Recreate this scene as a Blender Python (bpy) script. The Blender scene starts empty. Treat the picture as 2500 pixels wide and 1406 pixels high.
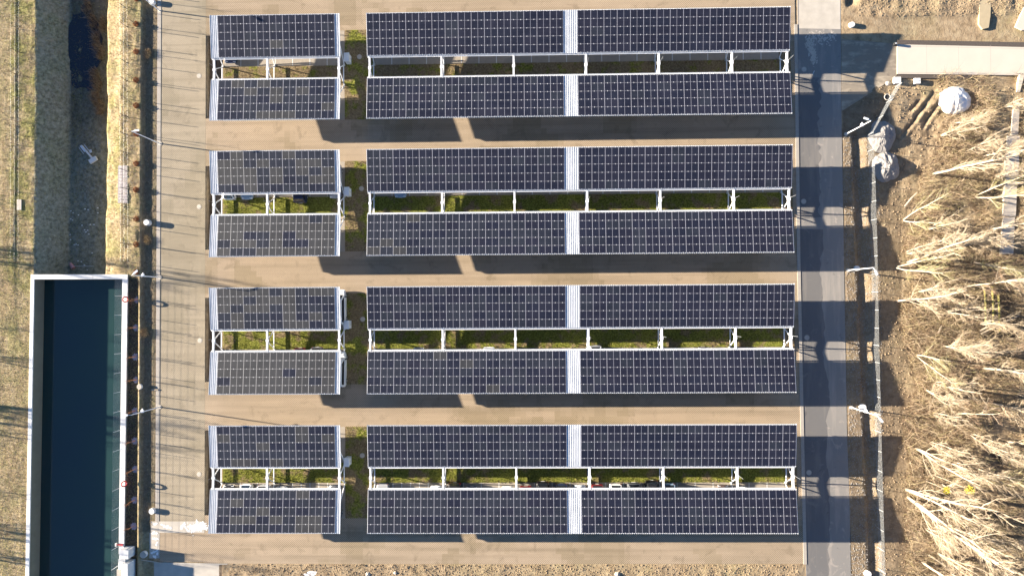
import bpy, math, random
import numpy as np
from mathutils import Vector, Matrix
random.seed(7); np.random.seed(7)
D = bpy.data; SC = bpy.context.scene; C = SC.collection
R = math.radians; PI = math.pi

# ---------------------------------------------------------------- camera, sky, sun, exposure
CX, CY, CH = 43.4934, -32.7772, 100.383
RX, RY, RZ, F = 0.02111, 0.02181, -0.00649, 1730.0
cam_d = D.cameras.new('camera'); cam = D.objects.new('camera', cam_d); C.objects.link(cam)
cam.location = (CX, CY, CH); cam.rotation_euler = (RX, RY, RZ)
cam_d.sensor_width = 36; cam_d.lens = 36*F/2500; cam_d.clip_start = 1; cam_d.clip_end = 3000
SC.camera = cam
SUN_EL, SUN_AZ = 13.2, -8.5            # elevation; direction the shadows point, from +x
w = D.worlds.new('World'); SC.world = w; w.use_nodes = True
nt = w.node_tree; nt.nodes.clear()
o_ = nt.nodes.new('ShaderNodeOutputWorld'); b_ = nt.nodes.new('ShaderNodeBackground'); s_ = nt.nodes.new('ShaderNodeTexSky')
s_.sky_type = 'NISHITA'; s_.sun_disc = False; s_.sun_elevation = R(SUN_EL)
s_.sun_rotation = R(90-(SUN_AZ+180)); s_.air_density = 0.8; s_.dust_density = 0.1; s_.ozone_density = 3.0; s_.altitude = 1500
b_.inputs[1].default_value = 0.05
nt.links.new(s_.outputs[0], b_.inputs[0]); nt.links.new(b_.outputs[0], o_.inputs[0])
sd = D.lights.new('sun', 'SUN'); sun = D.objects.new('sun', sd); C.objects.link(sun)
sd.energy = 5.0; sd.angle = R(0.5); sd.color = (1.0, 0.88, 0.72)
dv = Vector((math.cos(R(SUN_AZ))*math.cos(R(SUN_EL)), math.sin(R(SUN_AZ))*math.cos(R(SUN_EL)), -math.sin(R(SUN_EL))))
sun.rotation_euler = dv.to_track_quat('-Z', 'Y').to_euler(); sun.location = (-40, 0, 60)
SC.view_settings.view_transform = 'Standard'; SC.view_settings.look = 'None'
SC.view_settings.exposure = 2.4; SC.view_settings.gamma = 1

ROT = (Matrix.Rotation(RZ, 3, 'Z') @ Matrix.Rotation(RY, 3, 'Y') @ Matrix.Rotation(RX, 3, 'X'))
def G(u, v, z=0.0):
    """survey: where a point measured on the photograph lies on the level z"""
    d = ROT @ Vector(((u-1250)/F, (703-v)/F, -1)); t = (z-CH)/d.z
    return (CX+d.x*t, CY+d.y*t)

# ---------------------------------------------------------------- helpers
class MB:
    def __init__(s): s.v = []; s.f = []; s.m = []; s.uv = {}
    def poly(s, pts, m=0):
        n = len(s.v); s.v += [tuple(p) for p in pts]; s.f.append(tuple(range(n, n+len(pts)))); s.m.append(m)
    def box(s, x0, x1, y0, y1, z0, z1, m=0, M=None):
        p = [(x, y, z) for z in (z0, z1) for x, y in ((x0, y0), (x1, y0), (x1, y1), (x0, y1))]
        if M is not None: p = [tuple(M @ Vector(q)) for q in p]
        n = len(s.v); s.v += p
        for f in ((3, 2, 1, 0), (4, 5, 6, 7), (0, 1, 5, 4), (1, 2, 6, 5), (2, 3, 7, 6), (3, 0, 4, 7)):
            s.f.append(tuple(n+i for i in f)); s.m.append(m)
    def bar(s, a, b, wd, ht=None, m=0, up=(0, 0, 1)):
        a = Vector(a); b = Vector(b); ht = ht or wd; d = (b-a).normalized(); u = Vector(up)
        if abs(d.dot(u)) > .98: u = Vector((1, 0, 0))
        sx = d.cross(u).normalized()*wd/2; sz = sx.cross(d).normalized()*ht/2; n = len(s.v)
        for q in (a, b): s.v += [tuple(q+i*sx+j*sz) for i, j in ((-1, -1), (1, -1), (1, 1), (-1, 1))]
        for f in ((0, 1, 2, 3), (7, 6, 5, 4), (0, 4, 5, 1), (1, 5, 6, 2), (2, 6, 7, 3), (3, 7, 4, 0)):
            s.f.append(tuple(n+i for i in f)); s.m.append(m)
    def tube(s, pts, rad, n=6, m=0, cap=True):
        pts = [Vector(p) for p in pts]; base = len(s.v)
        if not hasattr(rad, '__len__'): rad = [rad]*len(pts)
        for i, p in enumerate(pts):
            d = (pts[min(i+1, len(pts)-1)]-pts[max(i-1, 0)]).normalized()
            u = Vector((0, 0, 1)) if abs(d.z) < .9 else Vector((1, 0, 0))
            a = d.cross(u).normalized(); b = d.cross(a)
            for k in range(n):
                t = 2*PI*k/n; s.v.append(tuple(p+(a*math.cos(t)+b*math.sin(t))*rad[i]))
        for i in range(len(pts)-1):
            for k in range(n):
                q = base+i*n; s.f.append((q+k, q+(k+1) % n, q+n+(k+1) % n, q+n+k)); s.m.append(m)
        if cap:
            s.f.append(tuple(base+k for k in range(n))); s.m.append(m)
            e = base+(len(pts)-1)*n; s.f.append(tuple(e+k for k in reversed(range(n)))); s.m.append(m)
    def cyl(s, x, y, z0, z1, r0, r1=None, n=20, m=0): s.tube([(x, y, z0), (x, y, z1)], [r0, r0 if r1 is None else r1], n, m)
    def torus(s, c, Rr, r, M=None, n=20, k=8, m=0):
        base = len(s.v)
        for i in range(n):
            for j in range(k):
                a = 2*PI*i/n; b = 2*PI*j/k
                p = Vector(((Rr+r*math.cos(b))*math.cos(a), (Rr+r*math.cos(b))*math.sin(a), r*math.sin(b)))
                if M is not None: p = M @ p
                s.v.append(tuple(p+Vector(c)))
        for i in range(n):
            for j in range(k):
                s.f.append((base+i*k+j, base+((i+1) % n)*k+j, base+((i+1) % n)*k+(j+1) % k, base+i*k+(j+1) % k)); s.m.append(m)
    def data(s, name, mats, smooth=False):
        me = D.meshes.new(name); me.from_pydata(s.v, [], s.f)
        for m in (mats if isinstance(mats, (list, tuple)) else [mats]): me.materials.append(m)
        if any(s.m): me.polygons.foreach_set('material_index', s.m)
        if smooth: me.polygons.foreach_set('use_smooth', [True]*len(s.f))
        me.update(); return me
    def build(s, name, mats, parent=None, smooth=False, loc=None):
        return link(name, s.data(name, mats, smooth), parent, loc)
def link(name, me, parent=None, loc=None, rz=0):
    o = D.objects.new(name, me); C.objects.link(o)
    if parent: o.parent = parent
    if loc is not None: o.location = loc
    if rz: o.rotation_euler.z = rz
    return o
def tag(o, label=None, cat=None, group=None, kind=None):
    if label: o['label'] = label
    if cat: o['category'] = cat
    if group: o['group'] = group
    if kind: o['kind'] = kind
    return o
def thing(name, label, cat, loc=(0, 0, 0), rz=0, group=None):
    o = D.objects.new(name, None); C.objects.link(o); o.location = loc; o.rotation_euler.z = rz; o.empty_display_size = .3
    return tag(o, label, cat, group)
def copy_tree(o, parent=None):
    c = o.copy(); C.objects.link(c)
    if parent: c.parent = parent
    for ch in KIDS(o): copy_tree(ch, c)
    return c
def KIDS(o): return [c for c in list(o.children)]
ORD = ['first', 'second', 'third', 'fourth', 'fifth', 'sixth', 'seventh', 'eighth', 'ninth', 'tenth', 'eleventh', 'twelfth', 'thirteenth', 'fourteenth', 'fifteenth', 'sixteenth', 'seventeenth', 'eighteenth', 'nineteenth', 'twentieth']
def ordn(i):
    if i < 20: return ORD[i]
    t = ['twenty', 'thirty', 'forty', 'fifty', 'sixty'][(i+1)//10-2]; r = (i+1) % 10
    return {'twenty': 'twentieth', 'thirty': 'thirtieth', 'forty': 'fortieth', 'fifty': 'fiftieth', 'sixty': 'sixtieth'}[t] if r == 0 else t+'-'+ORD[r-1]
ROWN = ['northernmost', 'second', 'third', 'southernmost']

# numpy value noise
def _h(ix, iy, s): 
    n = (ix*374761393+iy*668265263+s*1442695041) & 0xffffffff
    n = ((n ^ (n >> 13))*1274126177) & 0xffffffff
    return ((n ^ (n >> 16)) & 0xffff)/65535.0
def vn(x, y, s=0):
    x = np.asarray(x, float); y = np.asarray(y, float)
    ix = np.floor(x).astype(np.int64); iy = np.floor(y).astype(np.int64); fx = x-ix; fy = y-iy
    fx = fx*fx*(3-2*fx); fy = fy*fy*(3-2*fy)
    return ((_h(ix, iy, s)*(1-fx)+_h(ix+1, iy, s)*fx)*(1-fy)+(_h(ix, iy+1, s)*(1-fx)+_h(ix+1, iy+1, s)*fx)*fy)*2-1
def fbm(x, y, sc, o=4, s=0):
    r = 0; a = 1; t = 0
    for i in range(o): r = r+a*vn(x/sc*2**i+17*i, y/sc*2**i, s+i); t += a; a *= .55
    return r/t

# ---------------------------------------------------------------- materials
class NT:
    def __init__(s, name):
        s.m = D.materials.new(name); s.m.use_nodes = True; s.t = s.m.node_tree; s.b = s.t.nodes['Principled BSDF']
    def n(s, ty, **k):
        q = s.t.nodes.new(ty)
        for a, b in k.items(): setattr(q, a, b)
        return q
    def l(s, a, b): s.t.links.new(a, b)
    def co(s, kind='Object'):
        return s.n('ShaderNodeTexCoord').outputs[kind]
    def noise(s, scale, det=4, co=None, rough=.55, dist=0):
        q = s.n('ShaderNodeTexNoise'); q.inputs['Scale'].default_value = scale; q.inputs['Detail'].default_value = det
        q.inputs['Roughness'].default_value = rough; q.inputs['Distortion'].default_value = dist
        s.l(co if co is not None else s.geo(), q.inputs['Vector']); return q.outputs['Fac']
    def geo(s):
        if not hasattr(s, '_g'): s._g = s.n('ShaderNodeNewGeometry').outputs['Position']
        return s._g
    def ramp(s, fac, stops, interp='LINEAR'):
        q = s.n('ShaderNodeValToRGB'); e = q.color_ramp.elements; q.color_ramp.interpolation = interp
        while len(e) < len(stops): e.new(.5)
        for el, (p, c) in zip(e, stops): el.position = p; el.color = (c if len(c) == 4 else (*c, 1)) if hasattr(c, '__len__') else (c, c, c, 1)
        s.l(fac, q.inputs[0]); return q.outputs[0]
    def mix(s, fac, a, b, mode='MIX'):
        q = s.n('ShaderNodeMix'); q.data_type = 'RGBA'; q.blend_type = mode
        for i, x in ((0, fac), (6, a), (7, b)):
            if hasattr(x, 'is_output'): s.l(x, q.inputs[i])
            elif i == 0: q.inputs[0].default_value = x
            else: q.inputs[i].default_value = (*x, 1)
        return q.outputs[2]
    def math(s, op, a, b=None, c=None):
        q = s.n('ShaderNodeMath', operation=op)
        for i, x in enumerate((a, b, c)):
            if x is None: continue
            if hasattr(x, 'is_output'): s.l(x, q.inputs[i])
            else: q.inputs[i].default_value = x
        return q.outputs[0]
    def bump(s, h, st=.5, dist=.05):
        q = s.n('ShaderNodeBump'); q.inputs['Strength'].default_value = st; q.inputs['Distance'].default_value = dist
        s.l(h, q.inputs['Height']); s.l(q.outputs[0], s.b.inputs['Normal']); return q
    def fin(s, col, rough=.85, metal=0, spec=.3):
        if hasattr(col, 'is_output'): s.l(col, s.b.inputs['Base Color'])
        else: s.b.inputs['Base Color'].default_value = (*col, 1)
        if hasattr(rough, 'is_output'): s.l(rough, s.b.inputs['Roughness'])
        else: s.b.inputs['Roughness'].default_value = rough
        s.b.inputs['Metallic'].default_value = metal; s.b.inputs['Specular IOR Level'].default_value = spec
        return s.m
def plain(name, col, rough=.6, metal=0, spec=.4, var=.12, sc=3.0, bump=0, bd=.01):
    t = NT(name); f = t.noise(sc, 4)
    a = tuple(max(0, c*(1-var)) for c in col); b = tuple(min(1, c*(1+var)) for c in col)
    if bump: t.bump(f, bump, bd)
    return t.fin(t.mix(f, a, b), rough, metal, spec)

M = {}
# white painted sheet steel
t = NT('white_sheet'); f = t.noise(.8, 5); M['sheet'] = t.fin(t.ramp(f, [(.3, (.56, .58, .60)), (.7, (.68, .69, .70))]), .42, 0, .5)
M['steel'] = plain('galvanised_steel', (.62, .64, .66), .45, .35, .5, .15, 2.0)
M['white_steel'] = plain('white_painted_steel', (.78, .79, .80), .4, 0, .5, .06, 2.0)
def panel_mat(name, base, line, rough, frame=(.36, .36, .41)):
    t = NT(name); uv = t.n('ShaderNodeSeparateXYZ'); t.l(t.co('UV'), uv.inputs[0]); u, v = uv.outputs[0], uv.outputs[1]
    eu = t.math('LESS_THAN', t.math('MINIMUM', u, t.math('SUBTRACT', 1, u)), .0135)
    ev = t.math('LESS_THAN', t.math('MINIMUM', v, t.math('SUBTRACT', 1, v)), .015)
    ce = t.math('LESS_THAN', t.math('ABSOLUTE', t.math('SUBTRACT', u, .5)), .0095)
    vv = t.math('LESS_THAN', t.math('FRACT', t.math('MULTIPLY', v, 6)), .17)
    uu = t.math('LESS_THAN', t.math('FRACT', t.math('MULTIPLY', u, 20)), .06)
    geo = t.noise(.35, 3); fine = t.noise(9, 2)
    c0 = t.mix(t.ramp(geo, [(.35, 0), (.65, 1)]), base, tuple(x*1.45+.006 for x in base))
    rnd = t.n('ShaderNodeObjectInfo').outputs['Random']
    c0 = t.mix(t.math('MULTIPLY', rnd, .3), c0, tuple(x*1.5 for x in base))
    c1 = t.mix(t.math('MAXIMUM', vv, t.math('MULTIPLY', uu, .35)), c0, line)
    c2 = t.mix(t.math('MULTIPLY', ce, .9), c1, frame)
    c3 = t.mix(t.math('MULTIPLY', ev, .55), c2, frame); c4 = t.mix(eu, c3, frame)
    du = t.math('ABSOLUTE', t.math('SUBTRACT', t.math('ABSOLUTE', t.math('SUBTRACT', u, .5)), .27))
    cl = t.math('MULTIPLY', t.math('LESS_THAN', du, .022), t.math('LESS_THAN', t.math('MINIMUM', v, t.math('SUBTRACT', 1, v)), .05))
    c5 = t.mix(cl, c4, (.62, .62, .64))
    fr = t.math('MAXIMUM', eu, ev)
    return t.fin(c5, t.math('ADD', t.math('MULTIPLY', fr, .3), t.math('ADD', rough, t.math('MULTIPLY', fine, .08))), 0, .5)
PM = [panel_mat('panel_navy', (.0058, .0070, .0160), (.028, .031, .046), .3),
      panel_mat('panel_slate', (.0105, .0125, .0200), (.036, .040, .052), .3),
      panel_mat('panel_dusty', (.0175, .0185, .021), (.050, .050, .052), .4, (.40, .39, .39)),  # grey tint paints in sky sheen along with some dust
      panel_mat('panel_violet', (.0078, .0082, .0170), (.030, .032, .047), .3)]

def paver(name, lo, hi, dots=.75, patchy=True, scale=1.0):
    t = NT(name); g = t.geo()
    # lattice pavers: diagonal grid of small dark openings
    mp = t.n('ShaderNodeMapping'); mp.inputs['Rotation'].default_value = (0, 0, R(45)); t.l(g, mp.inputs[0])
    sp = t.n('ShaderNodeSeparateXYZ'); t.l(mp.outputs[0], sp.inputs[0]); p = .205*scale
    a = t.math('ABSOLUTE', t.math('SUBTRACT', t.math('FRACT', t.math('DIVIDE', sp.outputs[0], p)), .5))
    b = t.math('ABSOLUTE', t.math('SUBTRACT', t.math('FRACT', t.math('DIVIDE', sp.outputs[1], p)), .5))
    hole = t.math('LESS_THAN', t.math('MAXIMUM', a, b), .24)
    # blocks laid in batches: stepped patch edges
    sn = t.n('ShaderNodeVectorMath', operation='SNAP'); t.l(g, sn.inputs[0]); sn.inputs[1].default_value = (.8, .8, .8)
    pn = t.noise(.085, 3, sn.outputs[0], .6); p2 = t.noise(.33, 2, sn.outputs[0], .5)
    big = t.noise(.06, 4, g); fine = t.noise(6, 4, g)
    col = t.mix(t.ramp(pn, [(.44, 0), (.47, 1)]), lo, hi) if patchy else t.mix(big, lo, hi)
    col = t.mix(t.math('MULTIPLY', t.ramp(p2, [(.52, 0), (.56, 1)]), .30), col, tuple(min(1, c*1.18) for c in hi))
    col = t.mix(t.ramp(big, [(.3, .35), (.7, 0)]), col, tuple(c*.78 for c in lo))
    m2 = t.n('ShaderNodeMapping'); t.l(g, m2.inputs[0]); m2.inputs['Scale'].default_value = (.035, 1.1, 1) if patchy else (1.1, .035, 1)
    col = t.mix(t.math('MULTIPLY', t.ramp(t.noise(.9, 4, m2.outputs[0], .6), [(.45, 0), (.7, 1)]), .5), col, tuple(c*.58 for c in lo))
    col = t.mix(t.math('MULTIPLY', t.ramp(t.noise(.5, 5, g, .65, .5), [(.56, 0), (.66, 1)]), .42), col, tuple(c*.55 for c in lo))
    col = t.mix(t.math('MULTIPLY', fine, .22), col, tuple(c*.5 for c in lo))
    col = t.mix(t.math('MULTIPLY', hole, dots), col, tuple(c*.25 for c in lo))
    t.bump(t.math('SUBTRACT', fine, t.math('MULTIPLY', hole, 1.2)), .15, .012)
    return t.fin(col, .9, 0, .15)
M['pave'] = paver('permeable_paving', (.345, .272, .182), (.445, .350, .252), .66)
M['lane'] = paver('west_lane_paving', (.33, .28, .20), (.385, .325, .24), .45)
M['bay'] = plain('bay_paving', (.34, .30, .25), .9, 0, .15, .14, 1.6, .1)
def asphalt(name, c0, c1, dust, damt=.5, streak=True):
    t = NT(name); g = t.geo(); mp = t.n('ShaderNodeMapping'); t.l(g, mp.inputs[0]); mp.inputs['Scale'].default_value = (1, .12, 1) if streak else (.4, 1, 1)
    st = t.noise(.9, 5, mp.outputs[0], .6); big = t.noise(.11, 5, g, .6, .4); fine = t.noise(14, 5, g)
    col = t.mix(big, c0, c1); col = t.mix(t.math('MULTIPLY', t.ramp(st, [(.5, 0), (.66, 1)]), damt), col, dust)
    blot = t.noise(.45, 4, g, .65, 1.0)
    col = t.mix(t.ramp(blot, [(.60, 0), (.66, .55)]), col, dust)
    col = t.mix(t.ramp(t.noise(.7, 4, g, .6, .5), [(.30, .5), (.36, 0)]), col, tuple(c*.55 for c in c0))
    col = t.mix(t.math('MULTIPLY', fine, .35), col, tuple(c*.6 for c in c0))
    t.bump(fine, .3, .01); return t.fin(col, .85, 0, .25)
M['road'] = asphalt('worn_asphalt', (.205, .198, .190), (.285, .265, .24), (.42, .37, .32))
M['road2'] = asphalt('dark_asphalt', (.135, .133, .135), (.175, .168, .16), (.26, .235, .21))
M['side'] = asphalt('dusty_asphalt', (.20, .17, .135), (.38, .32, .24), (.52, .44, .33), .9, False)
M['conc'] = plain('pale_concrete', (.56, .495, .415), .85, 0, .2, .08, .5, .05)
M['conc2'] = plain('grey_concrete', (.46, .42, .36), .9, 0, .2, .25, .8, .1)
M['kerb'] = plain('kerb_concrete', (.36, .33, .29), .9, 0, .2, .2, 2.5, .1)
M['coping'] = plain('white_coping_concrete', (.72, .71, .68), .7, 0, .3, .10, 1.2, .05)
M['wallface'] = plain('wet_wall_concrete', (.17, .17, .13), .8, 0, .3, .22, .9, .1)
M['sand'] = plain('pale_sand', (.42, .345, .225), .95, 0, .1, .15, 1.5, .3, .03)
M['darkgravel'] = plain('dark_gravel', (.10, .085, .075), .95, 0, .1, .5, 9, .6, .05)
M['paint'] = plain('white_road_paint', (.62, .62, .60), .7, 0, .3, .10, 5)
M['lime'] = plain('white_lime', (.80, .79, .77), .9, 0, .2, .1, 5)
M['rubber'] = plain('black_rubber', (.02, .02, .02), .8, 0, .3)
M['dark'] = plain('dark_plastic', (.025, .027, .03), .5, 0, .4)
M['alu'] = plain('rim_alloy', (.55, .56, .58), .3, .8, .5, .05)
t = NT('car_glass'); M['glass'] = t.fin((.012, .016, .022), .06, 0, .8)
M['redlens'] = plain('red_lens', (.18, .008, .008), .2, 0, .7); M['clear'] = plain('clear_lens', (.75, .78, .80), .15, 0, .8)
M['red'] = plain('lifebuoy_red', (.62, .05, .035), .5, 0, .4, .1)
M['orange'] = plain('orange_stake_wood', (.52, .26, .12), .8, 0, .2, .2)
M['cab'] = plain('cabinet_grey', (.60, .64, .68), .45, 0, .4, .06)
M['bark'] = plain('pale_bark', (.37, .31, .235), .9, 0, .15, .25, 1.6, .2)
M['twig'] = plain('pale_twig', (.42, .335, .23), .9, 0, .15, .3, .6)
M['olive'] = plain('olive_twig', (.30, .27, .13), .9, 0, .1, .3, .8)
M['twig2'] = plain('brown_twig', (.30, .21, .14), .9, 0, .15, .4, .8)
M['rust'] = plain('rusty_dead_leaf', (.30, .125, .06), .9, 0, .1, .4, 4)
M['mulch'] = plain('grey_mulch', (.40, .37, .42), .95, 0, .1, .4, 8, .5, .03)
M['yellow'] = plain('yellow_leaf', (.50, .42, .05), .7, 0, .2, .3, 3)
M['tarp'] = plain('white_tarpaulin', (.80, .80, .79), .35, 0, .5, .05, 2)
M['gravel'] = plain('grey_gravel', (.27, .255, .24), .95, 0, .1, .25, 7, .5, .04)
M['mossy'] = plain('mossy_timber', (.33, .29, .09), .9, 0, .1, .3, 3)
M['stone'] = plain('pale_stone', (.50, .45, .38), .9, 0, .15, .2, 4, .2)
t = NT('basin_water'); f = t.noise(.12, 3)
wv = t.noise(3.0, 3); t.bump(wv, .04, .02)
M['water'] = t.fin(t.mix(t.ramp(f, [(.3, 0), (.7, 1)]), (.018, .042, .046), (.020, .048, .044)), .04, 0, .55)
M['pond'] = plain('ditch_water', (.010, .013, .022), .08, 0, .5, .2)

# ground: weights painted per vertex say what grows or lies where (grass, dark soil, gravel, brush); the dark weight also paints shade below the west step
t = NT('ground_soil'); g = t.geo()
at = t.n('ShaderNodeAttribute'); at.attribute_name = 'cover'; sp = t.n('ShaderNodeSeparateColor'); t.l(at.outputs['Color'], sp.inputs[0])
n1 = t.noise(.35, 6, g, .62); n2 = t.noise(2.2, 6, g, .65); n3 = t.noise(9, 4, g, .6); n4 = t.noise(.9, 5, g, .6, .6)
ms = t.n('ShaderNodeMapping'); t.l(g, ms.inputs[0]); ms.inputs['Scale'].default_value = (1, .12, 1); nS = t.noise(.8, 5, ms.outputs[0], .6)
dry0 = t.ramp(n2, [(.28, (.16, .115, .065)), (.45, (.33, .255, .15)), (.62, (.44, .36, .225)), (.8, (.54, .46, .32))])
dry = t.mix(t.ramp(nS, [(.42, 0), (.62, .65)]), dry0, (.23, .165, .095)); dry = t.mix(t.ramp(n1, [(.5, 0), (.7, .55)]), dry, (.27, .26, .12))
grn = t.ramp(n2, [(.3, (.06, .062, .022)), (.5, (.20, .19, .06)), (.75, (.38, .36, .13))])
soil = t.ramp(n4, [(.3, (.17, .12, .075)), (.5, (.31, .23, .145)), (.7, (.41, .32, .21))])
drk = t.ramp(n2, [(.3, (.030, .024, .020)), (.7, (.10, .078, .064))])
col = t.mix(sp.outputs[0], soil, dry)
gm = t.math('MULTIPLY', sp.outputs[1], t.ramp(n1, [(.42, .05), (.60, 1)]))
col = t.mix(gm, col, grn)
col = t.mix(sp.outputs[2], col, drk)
at2 = t.n('ShaderNodeAttribute'); at2.attribute_name = 'frost'  # paler grey-green cover over the ditch slopes and bed
col = t.mix(at2.outputs['Fac'], col, t.ramp(n2, [(.3, (.11, .115, .085)), (.5, (.27, .27, .20)), (.72, (.44, .43, .35))]))
col = t.mix(t.math('MULTIPLY', t.ramp(n3, [(.55, 0), (.75, 1)]), .35), col, (.50, .43, .33))
t.bump(t.math('ADD', t.math('MULTIPLY', n3, .5), n2), .9, .10)
M['ground'] = t.fin(col, .95, 0, .1)
def lawn(name, amt):
    t = NT(name); g = t.geo(); n1 = t.noise(.5, 5, g, .6); n2 = t.noise(5, 5, g, .65)
    a = t.ramp(n2, [(.3, (.045, .052, .011)), (.5, (.155, .165, .030)), (.75, (.34, .33, .075))])
    b = t.ramp(n2, [(.3, (.09, .062, .036)), (.5, (.20, .15, .085)), (.75, (.33, .26, .15))])
    col = t.mix(t.ramp(n1, [(amt, 0), (amt+.1, 1)]), a, b); t.bump(n2, .9, .06); return t.fin(col, .95, 0, .1)
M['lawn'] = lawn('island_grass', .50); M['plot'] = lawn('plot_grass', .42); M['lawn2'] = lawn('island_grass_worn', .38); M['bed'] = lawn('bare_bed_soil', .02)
for nm, c in (('bladeg', (.17, .19, .035)), ('bladey', (.34, .325, .09)), ('bladed', (.40, .32, .18)), ('bladeb', (.19, .12, .065))):
    M[nm] = plain(nm.replace('blade', 'grass_blade_'), c, .9, 0, .1, .3, 5)

# ---------------------------------------------------------------- ground sheet
YB = G(200, 676)[1]                       # north wall of the basin
BAS = dict(nw=G(79, 676, .5), ne=G(305, 676, .5), sw=G(66, 1406, .5), se=G(297, 1340, .5))
def xs_lines():
    L = [-900, -400, -200, -110, -70, -52]
    L += list(np.arange(-42, -34, .6)); L += list(np.arange(-34, -9.6, .2)); L += list(np.arange(-9.6, -2.8, .45)); L += list(np.arange(-2.6, .1, .13)); L += list(np.arange(.3, 86, .45)); L += list(np.arange(86, 118, .22))
    L += list(np.arange(118, 134, 1.0)); L += [140, 155, 180, 230, 300, 450, 900]
    return np.array(sorted(set(np.round(L, 3))))
def ys_lines():
    L = [900, 400, 200, 110, 70, 50, 40, 32, 26, 20]+list(np.arange(16, 11, -.6))+list(np.arange(11, -73, -.24))+list(np.arange(-73, -80, -.7))+[-86, -95, -110, -140, -200, -400, -900]
    return np.array(sorted(set(np.round(L, 3)), reverse=True))
def lerp(x, a, b): return np.clip((x-a)/(b-a), 0, 1)
def ground_z(x, y):
    x = np.asarray(x, float); y = np.asarray(y, float)
    wob = fbm(x, y, 6, 3, 5)*.25; xw = x+wob
    z = np.zeros_like(x)
    # west bank and ditch
    bank = .36+.10*(1-lerp(xw, -30.1, -29.8))*lerp(y, -40, -25)
    z = np.where(x < -11.2, bank, z)
    z = np.where((x >= -12.2) & (x < -9.9), .36*(1-lerp(x+fbm(x*0, y, 3, 2, 9)*.12, -11.75, -11.45)), z)
    dep = 2.9; north = lerp(y, YB-.2, YB+.1)
    dz = dep*(lerp(xw, -27.1, -24.1))
    dz = np.where(xw > -17.75, np.where(xw < -17.2, 2.9-2.2*lerp(xw, -17.75, -17.25), .7*(1-lerp(xw, -17.25, -14.7))), dz)
    z = z-np.where((x < -14.5) & (x > -27.5), dz, 0)*north
    # sunk strip between the basin wall and the ridge
    z = z-.40*lerp(x, -14.3, -13.9)*(1-lerp(x, -12.25, -12.05))*(1-lerp(y, YB-.6, YB))
    for (u_, v_, r_) in ((2430, 755, 2.4), (2470, 800, 1.8), (2420, 470, 1.6), (2330, 520, 1.3), (2390, 1240, 1.4), (2300, 1270, 1.0), (2440, 1110, 1.5), (2270, 1145, .8), (2470, 900, 1.6), (2375, 940, 1.2)):
        a_ = G(u_, v_); z = z-.9*np.exp(-(((x-a_[0])/r_)**2+((y-a_[1])/r_)**2))
    # open planting pits at the west ends of the rows
    for k_ in range(4):
        z = z-.75*lerp(x, -2.45, -2.05)*(1-lerp(x, -.45, -.1))*(1-lerp(np.abs(y+k_*18.8664), 5.6, 6.0))
    # east swale beside the road
    sh = (lerp(y, -8.6, -9.4)+lerp(y, 8.6, 9.4)); k = x-(89.25+(y+9)*-.022)
    sw = .42*lerp(k, 0, .18)*(1-lerp(k, .9, 2.0)); z = z-np.where(x > 86, sw*sh, 0)
    # rough parts
    am = np.where(x < -12.2, .07, 0)+np.where((x < -12.2) & (x > -28) & (y > YB), .10, 0)
    am = am+lerp(x, 91.2, 93)*.10+lerp(x, 96, 99)*.16*lerp(y, 8, -2)
    sm = np.where((y < -69.5) & (x > -.5) & (x < 83), .07, 0)*1.0
    nor = lerp(x, 88.5, 90)*lerp(y, 7.2, 7.8)*.09
    slab = 1-lerp(y, -3.2, -2.4)*(1-lerp(y, 7.0, 7.6))*lerp(x, 87, 88.5)
    z = z+(fbm(x, y, 1.5, 4, 3)*(am+nor)*slab)+fbm(x, y, .9, 3, 8)*sm*1.3+np.where(sm > 0, .03, 0)
    z = z-.22*(1-slab)*lerp(x, 93, 98)
    # wheel ruts in the soft ground
    for (u0, v0, u1, v1) in ((2300, 215, 2190, 345), (2290, 212, 2225, 300), (2255, 235, 2215, 280), (2315, 222, 2245, 320)):
        a = np.array(G(u0, v0)); b = np.array(G(u1, v1)); d = b-a; L = np.hypot(*d); d /= L
        s = (x-a[0])*d[0]+(y-a[1])*d[1]; q = (x-a[0])*-d[1]+(y-a[1])*d[0]+fbm(s, s*0, 2, 2, 4)*.1
        z = z-.22*np.exp(-(q/.22)**2)*lerp(s, 0, 1)*(1-lerp(s, L-1, L))+.12*np.exp(-((q-.45)/.22)**2)*lerp(s, 0, 1)*(1-lerp(s, L-1, L))
    z = np.where((x > -9.9) & (x < 88.2) & (y < 14) & ((y > -69.5) | (x > 81.4)), -.06+np.where((x > -2.5) & (x < 0), z, 0), z)
    far = np.maximum(lerp(x, 200, 800), np.maximum(lerp(-x, 120, 700), lerp(np.abs(y), 150, 800)))
    return z-far*2
def gz(x, y): return float(ground_z(np.array([x]), np.array([y]))[0])
xs, ys = xs_lines(), ys_lines(); X, Y = np.meshgrid(xs, ys); Z = ground_z(X, Y)
def inside_basin(x, y):
    a = lerp(y, YB, BAS['sw'][1]); xl = BAS['nw'][0]+(BAS['sw'][0]-BAS['nw'][0])*a; xr = BAS['ne'][0]+(BAS['se'][0]-BAS['ne'][0])*a
    return (y < YB) & (x > xl) & (x < xr)
nx, ny = len(xs), len(ys); idx = np.arange(nx*ny).reshape(ny, nx)
mx = (X[:-1, :-1]+X[1:, 1:])/2; my = (Y[:-1, :-1]+Y[1:, 1:])/2; keep = ~inside_basin(mx, my)
q = np.stack([idx[1:, :-1], idx[1:, 1:], idx[:-1, 1:], idx[:-1, :-1]], -1)[keep]
me = D.meshes.new('ground'); me.vertices.add(nx*ny); me.vertices.foreach_set('co', np.stack([X, Y, Z], -1).ravel())
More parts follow.
